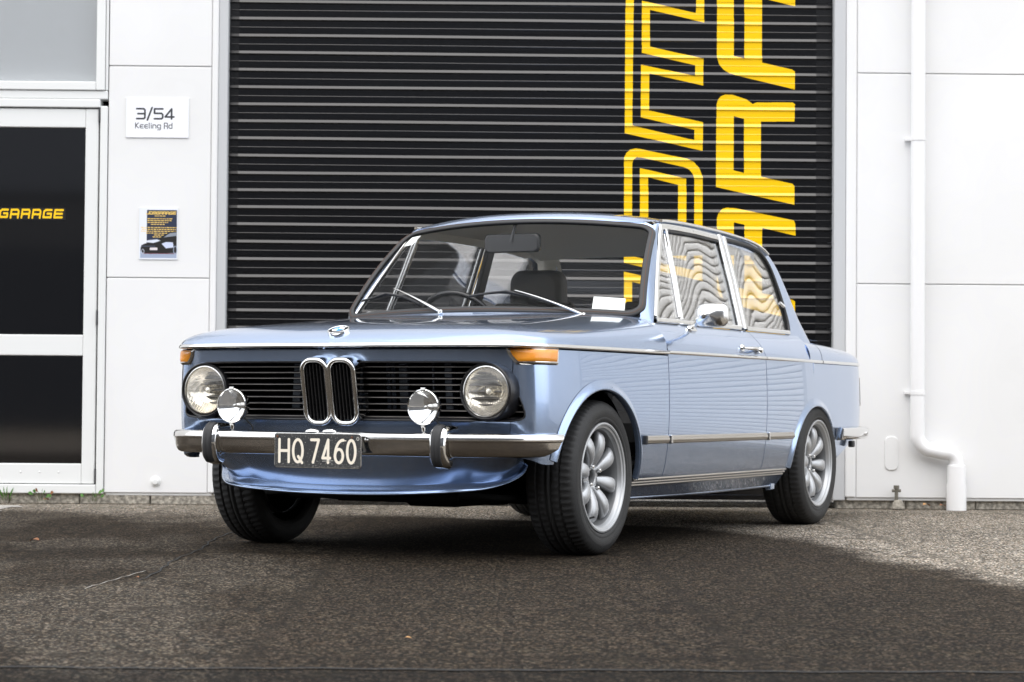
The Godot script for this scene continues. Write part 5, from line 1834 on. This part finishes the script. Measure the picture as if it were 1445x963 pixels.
# ---------------------------------------------------------------- the glasshouse
func build_cabin(car: Node3D) -> void:
	var paint: Material = mats.paint
	# roof
	var mb := MB.new()
	var rows := []
	for i in 45:
		var row := PackedVector3Array()
		for j in 49: row.append(roof(sin(lerpf(-PI / 2, PI / 2, j / 48.0)), pow(i / 44.0, 1.7)))
		rows.append(row)
	mb.grid(rows)
	var rf := sub("roof", mb, paint, car)
	rows = []
	for i in 41:
		var u := sin(lerpf(-PI / 2, PI / 2, i / 40.0))
		rows.append(PackedVector3Array([ws(u * 0.985, 0.975) + Vector3(0, -0.004, -0.006), ws(u * 0.985, 1.015), roof(u, 0.001), roof(u, 0.012)]))
	mb = MB.new(); mb.grid(rows)
	sub("header_panel", mb, paint, rf)
	# windscreen
	rows = []
	for i in 25:
		var row := PackedVector3Array()
		for j in 13: row.append(ws(lerpf(-0.985, 0.985, i / 24.0), lerpf(0.012, 0.985, j / 12.0)) + Vector3(0, 0, -0.004))
		rows.append(row)
	mb = MB.new(); mb.grid(rows)
	var screen := sub("windscreen", mb, mats.windscreen_glass, car)
	var ol := ws_outline(0.006)
	var pts := []; var nr := []
	for q in ol: pts.append(q[0]); nr.append(q[1])
	var fr := path_frames(pts, nr)
	mb = MB.new()
	mb.sweep(fr, [Vector2(-0.008, -0.013), Vector2(0.002, -0.014), Vector2(0.0065, -0.009), Vector2(0.0075, 0.0), Vector2(0.006, 0.011), Vector2(0.002, 0.017), Vector2(-0.008, 0.017)], true, true)
	sub("windscreen_seal", mb, mats.seal, screen)
	mb = MB.new()
	var bead := []
	for q in fr: bead.append(q[0] + q[1] * 0.0072 + q[2] * 0.0035)
	mb.tube(bead, 0.0009, 6, true)
	sub("seal_bead", mb, mats.rust, screen)
	for q in [[0.715, 0.895, 0.035, 0.150], [-0.925, -0.835, 0.80, 0.93]]:
		rows = []
		for i in 5:
			var row := PackedVector3Array()
			for j in 4: row.append(ws(lerpf(q[0], q[1], i / 4.0), lerpf(q[2], q[3], j / 3.0)) + Vector3(0, 0, -0.0065))
			rows.append(row)
		mb = MB.new(); mb.grid(rows)
		sub("windscreen_sticker", mb, mats.sticker, screen)
	# scuttle between bonnet and windscreen
	rows = []
	var sb := s_of_x(-0.565)
	for i in 61:
		var u := lerpf(-1.0, 1.0, i / 60.0)
		var a := bonnet(sb * (1.0 if u >= 0 else -1.0), absf(u) * 0.94)
		var b := ws(u * 1.03, -0.012) if absf(u) < 0.97 else G(-0.545, 0.884, signf(u))
		rows.append(PackedVector3Array([a + Vector3(0, -0.012, 0.02), a + Vector3(0, -0.004, -0.004), a.lerp(b, 0.5) + Vector3(0, 0.002, 0), b]))
	mb = MB.new(); mb.grid(rows)
	sub("scuttle_panel", mb, paint, car)
	# wipers
	for w in [[[-0.20, -0.03], [-0.65, 0.225], [[-0.92, 0.155], [-0.80, 0.175], [-0.70, 0.185], [-0.55, 0.145], [-0.39, 0.065]]], [[0.68, -0.045], [0.25, 0.155], [[-0.05, 0.12], [0.08, 0.145], [0.19, 0.150], [0.34, 0.115], [0.49, 0.06]]]]:
		var wp := func(q: Array, lift: float) -> Vector3:
			var u: float = q[0]; var v: float = q[1]
			var n := (ws(u + 0.01, v) - ws(u - 0.01, v)).cross(ws(u, v + 0.01) - ws(u, v - 0.01)).normalized()
			if n.z < 0.0: n = -n
			return ws(u, v) + n * lift
		mb = MB.new()
		mb.tube([wp.call(w[0], -0.012), wp.call(w[0], 0.020)], 0.010, 14, false, true, 1.0, Vector3(1, 0, 0))
		var wa := sub("wiper", mb, mats.chrome, car)
		mb = MB.new()
		var ap := []
		for k in 9:
			var t := k / 8.0
			ap.append(wp.call([lerpf(w[0][0], w[1][0], t), lerpf(w[0][1], w[1][1], t)], 0.020 + 0.012 * sin(PI * t)))
		mb.tube(ap, [0.0085, 0.010, 0.0085, 0.0065, 0.0055, 0.005, 0.0045, 0.004, 0.0035], 8, false, true, 0.6)
		sub("wiper_arm", mb, mats.trim_metal, wa)
		mb = MB.new()
		var bl := []
		for q in w[2]: bl.append(wp.call(q, 0.008))
		mb.tube(catmull(bl, 6), 0.004, 6, false, true, 1.4)
		bl = []
		for k in 3: bl.append(wp.call(w[2][k + 1], 0.017 if k == 1 else 0.010))
		mb.tube(bl, 0.0045, 6)
		sub("wiper_blade", mb, mats.rubber, wa)
	for sg: float in [1.0, -1.0]:
		# windscreen pillar
		var fe := [Vector2(-0.548, 0.880), Vector2(-0.562, 0.897), Vector2(-0.677, 1.047), Vector2(-0.807, 1.198), Vector2(-0.884, 1.283), Vector2(-0.935, 1.311)]
		var fep := catmull(fe, 6)
		rows = []
		for i in 31:
			var v := lerpf(-0.03, 1.03, i / 30.0)
			var a := ws(0.985 * sg, v) + Vector3(0, 0, 0.001)
			var k := (v + 0.03) / 1.06 * (fep.size() - 1)
			var i0 := mini(int(k), fep.size() - 2)
			var e: Vector2 = fep[i0].lerp(fep[i0 + 1], k - i0)
			var b := G(e.x, e.y, sg, 0.002)
			var mid := (a + b) / 2 + Vector3(0.004 * sg, 0.002, 0.010)
			var row := PackedVector3Array()
			for j in 9:
				var t := j / 8.0
				row.append(a * (1 - t) * (1 - t) + mid * 2.0 * t * (1 - t) + b * t * t)
			rows.append(row)
		mb = MB.new(); mb.grid(rows)
		sub("windscreen_pillar", mb, paint, car)
		# rear pillar
		var qe := [Vector2(-2.06, 1.290), Vector2(-2.115, 1.262), Vector2(-2.178, 1.195), Vector2(-2.207, 1.07), Vector2(-2.206, 0.95), Vector2(-2.17, 0.845)]
		var oe := [Vector2(-2.12, 1.292), Vector2(-2.185, 1.262), Vector2(-2.262, 1.195), Vector2(-2.318, 1.08), Vector2(-2.362, 0.96), Vector2(-2.44, 0.845)]
		var ie := [Vector3(-2.26, 1.300, 0.50), Vector3(-2.335, 1.253, 0.52), Vector3(-2.43, 1.17, 0.545), Vector3(-2.53, 1.065, 0.57), Vector3(-2.62, 0.965, 0.59), Vector3(-2.70, 0.850, 0.60)]
		var qp := catmull(qe, 5); var op := catmull(oe, 5); var ip := catmull(ie, 5)
		rows = []
		for i in qp.size():
			var a := G(qp[i].x, qp[i].y, sg, 0.001)
			var b := G(op[i].x, op[i].y, sg, 0.001)
			var c := V(ip[i].x, ip[i].y, ip[i].z * sg)
			var row := PackedVector3Array()
			for j in 4: row.append(a.lerp(b, j / 4.0))
			for j in 7:
				var t := j / 6.0
				var m2 := b + (b - a) * 0.35 + Vector3(-0.004 * sg, 0, 0)
				row.append(b * (1 - t) * (1 - t) + m2 * 2.0 * t * (1 - t) + c * t * t)
			rows.append(row)
		mb = MB.new(); mb.grid(rows)
		var rp := sub("rear_pillar", mb, paint, car)
		for i in rows.size():
			for j in rows[i].size(): rows[i][j] = rows[i][j] - Vector3(0.022 * sg, 0, 0)
		mb = MB.new(); mb.grid(rows)
		sub("pillar_trim", mb, mats.headliner, rp)
		# strip of roof side between the frames and the gutter
		rows = []
		for i in 25:
			var x := lerpf(-0.90, -2.15, i / 24.0)
			var yd := spline(drip, x)
			rows.append(PackedVector3Array([G(x, yd - 0.045 if x > -2.0 else yd - 0.03, sg, -0.006), G(x, yd - 0.004, sg, -0.002), G(x, yd + 0.005, sg, -0.006)]))
		mb = MB.new(); mb.grid(rows)
		var rs := sub("roof_side", mb, paint, car)
		for i in rows.size():
			for j in rows[i].size(): rows[i][j] = rows[i][j] - Vector3(0.016 * sg, 0, 0)
		mb = MB.new(); mb.grid(rows)
		sub("cant_rail_trim", mb, mats.headliner, rs)
		mb = MB.new()
		var gp := []
		for i in 33:
			var x := lerpf(-0.925, -2.175, i / 32.0)
			gp.append(G(x, spline(drip, x) + 0.003, sg, 0.006))
		mb.tube(gp, 0.0095, 10, false, true, 0.75)
		sub("drip_rail", mb, mats.chrome, car)
		# frames and panes
		var dg := [Vector2(-0.590, 0.905), Vector2(-0.690, 1.036), Vector2(-0.820, 1.190), Vector2(-0.900, 1.272), Vector2(-0.955, 1.296), Vector2(-1.27, 1.300), Vector2(-1.568, 1.293), Vector2(-1.558, 1.10), Vector2(-1.535, 0.905)]
		mb = MB.new()
		frame_strip(mb, catmull(dg.slice(0, 6), 6), 0.0125, 0.010, sg)
		frame_strip(mb, [Vector2(-1.265, 1.3003), Vector2(-1.565, 1.293)], 0.0125, 0.010, sg)
		var dfr := sub("door_window_frame", mb, mats.chrome, car)
		mb = MB.new()
		frame_strip(mb, [Vector2(-1.592, 1.306), Vector2(-1.578, 1.10), Vector2(-1.548, 0.893)], 0.021, 0.011, sg)
		sub("frame_upright", mb, mats.chrome, dfr)
		mb = MB.new()
		frame_strip(mb, [Vector2(-0.575, 0.8945), Vector2(-1.0, 0.8945), Vector2(-1.53, 0.8945)], 0.010, 0.011, sg)
		sub("sill_trim", mb, mats.chrome, dfr)
		mb = MB.new()
		frame_strip(mb, [Vector2(-0.965, 1.285), Vector2(-0.918, 1.08), Vector2(-0.868, 0.905)], 0.0085, 0.009, sg)
		frame_strip(mb, [Vector2(-0.930, 1.262), Vector2(-0.890, 1.07), Vector2(-0.848, 0.915)], 0.0045, 0.006, sg)
		sub("quarter_light_frame", mb, mats.chrome, dfr)
		mb = MB.new()
		frame_strip(mb, [Vector2(-0.975, 1.281), Vector2(-1.27, 1.284), Vector2(-1.565, 1.276)], 0.0055, 0.004, sg)
		sub("window_channel", mb, mats.rubber, dfr)
		var vent := [Vector2(-0.605, 0.900), Vector2(-0.70, 1.025), Vector2(-0.83, 1.18), Vector2(-0.935, 1.268), Vector2(-0.918, 1.17), Vector2(-0.885, 1.03), Vector2(-0.853, 0.900)]
		sub("quarter_light", pane_mesh(vent, sg, -0.003, 0.0045), mats.side_glass, dfr)
		var wind := [Vector2(-0.965, 1.284), Vector2(-1.15, 1.29), Vector2(-1.35, 1.29), Vector2(-1.565, 1.283), Vector2(-1.56, 1.10), Vector2(-1.545, 0.99), Vector2(-1.53, 0.90), Vector2(-1.2, 0.90), Vector2(-0.872, 0.90), Vector2(-0.90, 1.00), Vector2(-0.925, 1.10)]
		sub("door_glass", pane_mesh(wind, sg, -0.006, 0.0045), mats.side_glass, dfr)
		var qg := [Vector2(-1.655, 1.288), Vector2(-1.80, 1.285), Vector2(-1.968, 1.276), Vector2(-2.07, 1.258), Vector2(-2.128, 1.222), Vector2(-2.165, 1.170), Vector2(-2.190, 1.06), Vector2(-2.192, 0.95), Vector2(-2.172, 0.900), Vector2(-1.9, 0.900), Vector2(-1.612, 0.900), Vector2(-1.632, 1.09)]
		mb = MB.new()
		frame_strip(mb, [Vector2(-1.650, 1.302), Vector2(-1.634, 1.10), Vector2(-1.602, 0.890)], 0.0165, 0.009, sg)
		var qf := sub("rear_side_window", mb, mats.chrome, car)
		mb = MB.new()
		frame_strip(mb, [Vector2(-1.608, 0.8945), Vector2(-1.9, 0.8945), Vector2(-2.175, 0.8945)], 0.010, 0.010, sg)
		sub("sill_trim", mb, mats.chrome, qf)
		mb = MB.new()
		frame_strip(mb, catmull([Vector2(-1.66, 1.291), Vector2(-1.80, 1.289), Vector2(-1.968, 1.280), Vector2(-2.073, 1.263), Vector2(-2.134, 1.227), Vector2(-2.172, 1.172), Vector2(-2.197, 1.06), Vector2(-2.198, 0.95), Vector2(-2.178, 0.900)], 5), 0.0085, 0.009, sg)
		sub("window_seal", mb, mats.rubber, qf)
		sub("pane", pane_mesh(catmull(qg, 2, true), sg, -0.004, 0.0045), mats.side_glass, qf)
		mb = MB.new()
		mb.tube([G(-2.155, 1.03, sg, 0.004), G(-2.175, 1.01, sg, 0.012)], 0.010, 8)
		sub("window_catch", mb, mats.trim_metal, qf)
		# inner trim of the door and rear quarter
		rows = []
		for i in 21:
			var x := lerpf(-0.56, -2.3, i / 20.0)
			rows.append(PackedVector3Array([V(x, 0.886, 0.695 * sg), V(x, 0.87, 0.675 * sg), V(x, 0.55, 0.68 * sg), V(x, 0.25, 0.68 * sg)]))
		mb = MB.new(); mb.grid(rows)
		sub("door_trim", mb, mats.seat_black, car)
		# pillars as seen from inside
		mb = MB.new()
		mb.box(G(-1.595, 1.09, sg, -0.035), Vector3(0.012, 0.215, 0.035), 0.006, Basis(Vector3(0, 0, 1), 0.27 * sg))
		sub("door_pillar", mb, mats.seat_black, car)
	# rear window
	rows = []
	for i in 17:
		var u := lerpf(-1.0, 1.0, i / 16.0)
		var row := PackedVector3Array()
		for j in 9:
			var v := j / 8.0
			row.append(V(lerpf(-2.70, -2.29, v) + 0.05 * u * u - 0.02 * sin(PI * v), lerpf(0.895, 1.255, v), u * lerpf(0.60, 0.51, v)))
		rows.append(row)
	mb = MB.new(); mb.grid(rows)
	sub("rear_window", mb, mats.windscreen_glass, car)
	# rear scuttle under it
	rows = []
	for i in 21:
		var u := lerpf(-1.0, 1.0, i / 20.0)
		rows.append(PackedVector3Array([V(-2.40, 0.876, 0.69 * u), V(-2.55, 0.880, 0.69 * u), V(-2.75, 0.872, 0.69 * u)]))
	mb = MB.new(); mb.grid(rows)
	sub("rear_scuttle", mb, paint, car)

# ---------------------------------------------------------------- inside
func build_interior(car: Node3D) -> void:
	var mb := MB.new()
	var rows := []
	for i in 21:
		var row := PackedVector3Array()
		for j in 21: row.append(roof(sin(lerpf(-PI / 2, PI / 2, j / 20.0)) * 0.985, lerpf(0.02, 0.99, i / 20.0)) + Vector3(0, -0.022, 0))
		rows.append(row)
	mb.grid(rows)
	sub("headlining", mb, mats.headliner, car)
	mb = MB.new()
	rows = []
	for i in 21:
		var u := lerpf(-1.0, 1.0, i / 20.0)
		var row := PackedVector3Array()
		for q in [[-0.44, 0.912], [-0.52, 0.918], [-0.64, 0.916], [-0.71, 0.900], [-0.735, 0.86], [-0.72, 0.78], [-0.62, 0.62]]:
			row.append(V(q[0] - 0.13 * u * u * (1.0 if q[0] > -0.6 else 0.2), q[1] - 0.02 * u * u, u * 0.665))
		rows.append(row)
	mb.grid(rows)
	sub("dashboard", mb, mats.seat_black, car)
	# steering wheel (right-hand drive)
	var c := V(-0.93, 0.868, -0.315)
	var tilt := Basis(Vector3(1, 0, 0), deg_to_rad(28.0))
	var ring := []
	for k in 40: ring.append(c + tilt * Vector3(0.185 * cos(TAU * k / 40.0), 0.185 * sin(TAU * k / 40.0), 0))
	mb = MB.new(); mb.tube(ring, 0.0125, 10, true)
	var sw := sub("steering_wheel", mb, mats.black_plastic, car)
	for a in [0.0, PI, -PI / 2]:
		mb = MB.new(); mb.tube([c + Vector3(0, 0, 0.02), c + tilt * Vector3(0.185 * cos(a), 0.185 * sin(a), 0)], 0.009, 8, false, true, 0.5)
		sub("wheel_spoke", mb, mats.trim_metal, sw)
	mb = MB.new(); mb.tube([c + tilt * Vector3(0, 0, -0.02), c + tilt * Vector3(0, 0, 0.25)], 0.03, 14)
	sub("steering_column", mb, mats.black_plastic, sw)
	for sg: float in [-1.0, 1.0]:
		var l: float = 0.33 * sg
		mb = MB.new()
		mb.box(V(-1.35, 0.44, l), Vector3(0.25, 0.09, 0.25), 0.05)
		var st := sub("front_seat", mb, mats.seat_black, car)
		mb = MB.new()
		mb.box(V(-1.63, 0.74, l), Vector3(0.235, 0.29, 0.055), 0.045, Basis(Vector3(1, 0, 0), -0.24))
		sub("backrest", mb, mats.seat_black, st)
		if sg < 0.0:
			mb = MB.new()
			var rr := []
			for q in [[-0.05, 0.80], [-0.045, 0.93], [-0.03, 1.0], [0.03, 1.0], [0.045, 0.93], [0.05, 0.80]]:
				var row := PackedVector3Array()
				for p in rounded(0.142 * q[1], 0.115 * q[1], 0.06, 6):
					row.append(V(-1.745, 1.062, l) + Vector3(p.x * (0.92 + 0.10 * (0.115 - p.y)), p.y, -q[0]))
				rr.append(row)
			# a headrest with a slot under its pad
			mb.grid(rr, false, true)
			mb.poly(Array(rr[0]), Vector3(0, 0, 1)); mb.poly(Array(rr[-1]), Vector3(0, 0, -1))
			sub("headrest", mb, mats.seat_black, st)
	mb = MB.new()
	mb.box(V(-2.12, 0.66, 0), Vector3(0.62, 0.20, 0.07), 0.05, Basis(Vector3(1, 0, 0), -0.25))
	mb.box(V(-1.95, 0.45, 0), Vector3(0.62, 0.09, 0.22), 0.05)
	sub("rear_seat", mb, mats.seat_black, car)
	mb = MB.new(); mb.box(V(-2.42, 0.875, 0), Vector3(0.62, 0.008, 0.19), 0.003)
	sub("parcel_shelf", mb, mats.seat_black, car)
	mb = MB.new(); mb.box(V(-1.5, 0.30, 0), Vector3(0.68, 0.02, 1.0), 0.01)
	sub("cabin_floor", mb, mats.seat_black, car)
	# driving mirror
	mb = MB.new()
	rows = []
	for q in [[0.014, 0.86], [0.012, 0.95], [0.0, 1.0], [-0.012, 0.97], [-0.016, 0.9]]:
		var row := PackedVector3Array()
		for p in rounded(0.130 * (q[1] * 0.5 + 0.5), 0.040 * q[1], 0.020, 5): row.append(V(-0.86, 1.238, -0.030) + Vector3(p.x, p.y, q[0]))
		rows.append(row)
	mb.grid(rows, false, true)
	mb.poly(Array(rows[0]), Vector3(0, 0, 1)); mb.poly(Array(rows[-1]), Vector3(0, 0, -1))
	var rm := sub("driving_mirror", mb, mats.black_plastic, car)
	mb = MB.new(); mb.tube([V(-0.855, 1.330, -0.012), V(-0.853, 1.29, -0.02), V(-0.85, 1.242, -0.03)], [0.009, 0.008, 0.012], 10)
	sub("mirror_stalk", mb, mats.black_plastic, rm)

# ---------------------------------------------------------------- wheels
func build_wheels(car: Node3D) -> void:
	var tyre := MB.new()
	var pr := [Vector2(0.200, -0.012), Vector2(0.207, -0.002), Vector2(0.214, 0.0035), Vector2(0.222, 0.0045), Vector2(0.2235, 0.0030), Vector2(0.226, 0.0048), Vector2(0.240, 0.0072), Vector2(0.252, 0.0065), Vector2(0.2535, 0.0048), Vector2(0.256, 0.0050), Vector2(0.266, 0.0005), Vector2(0.274, -0.0045), Vector2(0.2795, -0.010), Vector2(0.2838, -0.0185), Vector2(0.2868, -0.030), Vector2(0.2882, -0.044), Vector2(0.2884, -0.0460), Vector2(0.2815, -0.0470), Vector2(0.2815, -0.0545), Vector2(0.2890, -0.0555), Vector2(0.2898, -0.0795), Vector2(0.2825, -0.0805), Vector2(0.2825, -0.0895), Vector2(0.2900, -0.0905)]
	var full := pr.duplicate()
	for k in range(pr.size() - 1, -1, -1): full.append(Vector2(pr[k].x, -0.191 - pr[k].y))
	var rows := []
	var seg := 216
	for i in seg:
		var a := TAU * i / seg
		var row := PackedVector3Array()
		for k in full.size():
			var q: Vector2 = full[k]
			var r := q.x
			var kk := mini(k, full.size() - 1 - k)
			if kk >= 11 and kk <= 15 and i % 3 == 0: r -= [0.001, 0.003, 0.005, 0.0055, 0.004][kk - 11]
			if (kk == 19 or kk == 20) and (i + 1) % 3 == 0: r -= 0.0035
			row.append(Vector3(q.y, r * cos(a), r * sin(a)))
		rows.append(row)
	tyre.grid(rows, true, false)
	var tm := tyre.mesh(mats.tyre_rubber)
	var rim := MB.new()
	rim.lathe([Vector2(0.2040, -0.012), Vector2(0.2055, -0.002), Vector2(0.2040, 0.0015), Vector2(0.1990, 0.0025), Vector2(0.1945, 0.0005), Vector2(0.1925, -0.0045), Vector2(0.1850, -0.007), Vector2(0.1820, -0.012), Vector2(0.1790, -0.022)], 72)
	var rimm := rim.mesh(mats.alloy)
	var barrel := MB.new()
	barrel.lathe([Vector2(0.1790, -0.022), Vector2(0.1765, -0.034), Vector2(0.1740, -0.055), Vector2(0.1700, -0.095), Vector2(0.1680, -0.17)], 72)
	var barrelm := barrel.mesh(mats.barrel_grey)
	var spoke := MB.new()
	rows = []
	for q in [[0.038, -0.044, 0.0115, 0.010], [0.050, -0.036, 0.0145, 0.0135], [0.068, -0.026, 0.0195, 0.0175], [0.090, -0.017, 0.0240, 0.0195], [0.115, -0.012, 0.0272, 0.0200], [0.138, -0.0125, 0.0282, 0.0190], [0.157, -0.017, 0.0272, 0.0175], [0.170, -0.026, 0.0242, 0.0155], [0.178, -0.039, 0.0205, 0.0135], [0.183, -0.058, 0.0170, 0.0110]]:
		var row := PackedVector3Array()
		for k in 16:
			var a := TAU * k / 16.0
			var ca := cos(a); var sa := sin(a)
			row.append(Vector3(q[1] - q[3] + q[3] * signf(sa) * pow(absf(sa), 0.75), q[0] - 0.3 * q[3] * sa * (q[0] - 0.115) / 0.07, q[2] * signf(ca) * pow(absf(ca), 0.8)))
		rows.append(row)
	spoke.grid(rows, false, true)
	var spm := spoke.mesh(mats.alloy)
	var hub := MB.new()
	hub.lathe([Vector2(0.028, -0.100), Vector2(0.028, -0.052), Vector2(0.031, -0.0475), Vector2(0.040, -0.046), Vector2(0.052, -0.048), Vector2(0.062, -0.054), Vector2(0.068, -0.075), Vector2(0.070, -0.11)], 40)
	var hubm := hub.mesh(mats.alloy)
	var bore := MB.new()
	bore.lathe([Vector2(0.0, -0.064), Vector2(0.015, -0.062), Vector2(0.022, -0.068), Vector2(0.028, -0.085)], 24)
	var borem := bore.mesh(mats.underbody)
	var nut := MB.new()
	nut.lathe([Vector2(0.0, 0.020), Vector2(0.0065, 0.019), Vector2(0.0085, 0.015), Vector2(0.0085, 0.0), Vector2(0.0125, -0.001), Vector2(0.0130, -0.004)], 6)
	var nutm := nut.mesh(mats.chrome)
	var disc := MB.new()
	disc.lathe([Vector2(0.05, -0.118), Vector2(0.128, -0.118), Vector2(0.128, -0.135), Vector2(0.05, -0.135)], 40)
	var discm := disc.mesh(mats.brake)
	var drum := MB.new()
	drum.lathe([Vector2(0.0, -0.150), Vector2(0.168, -0.152)], 40)
	var drumm := drum.mesh(mats.dark)
	var valve := MB.new()
	valve.tube([Vector3(-0.012, 0.176, 0.0), Vector3(0.006, 0.170, 0.0)], 0.0035, 8)
	var valvem := valve.mesh(mats.rubber)
	var turn := [[0.045 - 0.02, 1.0, 0.16], [0.025, -1.0, 0.0], [-2.475, 1.0, 0.30], [-2.475, -1.0, 0.0]]
	for t in turn:
		var w := Node3D.new()
		w.name = numbered("wheel", car)
		car.add_child(w, true)
		w.position = V(t[0] - 0.025, 0.2885, 0.778 * t[1])
		w.rotation.y = 0.0 if t[1] > 0 else PI
		var spin := Basis(Vector3(1, 0, 0), t[2])
		part("tyre", tm, w)
		part("rim", rimm, w)
		part("barrel", barrelm, w)
		for k in 8: part("spoke", spm, w, Transform3D(spin * Basis(Vector3(1, 0, 0), TAU * k / 8.0 + TAU / 16.0), Vector3.ZERO))
		part("hub", hubm, w)
		part("hub_bore", borem, w)
		for k in 4:
			var b := spin * Basis(Vector3(1, 0, 0), TAU * k / 4.0 + 0.4)
			part("wheel_nut", nutm, w, Transform3D(b, b * Vector3(-0.047, 0.047, 0)))
		part("brake_disc", discm, w)
		part("back_plate", drumm, w)
		part("valve", valvem, w, Transform3D(spin * Basis(Vector3(1, 0, 0), 2.4), Vector3.ZERO))

func build_underside(car: Node3D) -> void:
	var mb := MB.new()
	mb.box(V(-1.25, 0.245, 0), Vector3(0.66, 0.045, 0.80), 0.02)
	mb.box(V(-2.55, 0.33, 0), Vector3(0.45, 0.07, 0.75), 0.02)
	mb.box(V(0.05, 0.33, 0), Vector3(0.40, 0.06, 0.35), 0.02)
	sub("floor_pan", mb, mats.underbody, car)
	mb = MB.new()
	mb.box(V(-0.02, 0.205, 0), Vector3(0.36, 0.03, 0.05), 0.01)
	mb.box(V(-0.25, 0.205, 0), Vector3(0.12, 0.05, 0.16), 0.02)
	for sg: float in [1.0, -1.0]:
		mb.tube([V(0.0, 0.205, 0.30 * sg), V(0.02, 0.20, 0.62 * sg)], 0.022, 8)
		mb.tube([V(0.36, 0.225, 0.36 * sg), V(0.30, 0.215, 0.5 * sg), V(0.05, 0.20, 0.60 * sg)], 0.012, 8)
	mb.tube([V(0.36, 0.215, -0.36), V(0.38, 0.205, 0.0), V(0.36, 0.215, 0.36)], 0.012, 8)
	sub("front_subframe", mb, mats.underbody, car)
	mb = MB.new()
	mb.tube([V(-0.2, 0.20, 0.12), V(-0.6, 0.185, 0.14), V(-1.6, 0.185, 0.14), V(-2.2, 0.21, 0.2), V(-3.3, 0.24, 0.3)], 0.022, 12)
	mb.tube([V(-1.1, 0.185, 0.14), V(-1.5, 0.185, 0.14)], 0.05, 14)
	sub("exhaust", mb, mats.rust, car)
	mb = MB.new()
	mb.tube([V(-2.5, 0.28, -0.6), V(-2.5, 0.28, 0.6)], 0.03, 10)
	mb.tube([V(-2.2, 0.24, -0.5), V(-2.45, 0.26, -0.62)], 0.03, 8)
	mb.tube([V(-2.2, 0.24, 0.5), V(-2.45, 0.26, 0.62)], 0.03, 8)
	sub("rear_axle", mb, mats.underbody, car)
	for sg: float in [1.0, -1.0]:
		mb = MB.new()
		mb.box(V(-0.335, 0.196, 0.705 * sg), Vector3(0.012, 0.012, 0.02), 0.004)
		mb.box(V(-2.03, 0.192, 0.705 * sg), Vector3(0.014, 0.016, 0.025), 0.004)
		mb.tube([V(-0.32, 0.198, 0.712 * sg), V(-1.2, 0.193, 0.708 * sg), V(-2.05, 0.196, 0.708 * sg)], 0.008, 8)
		sub("sill_flange", mb, mats.paint, car)
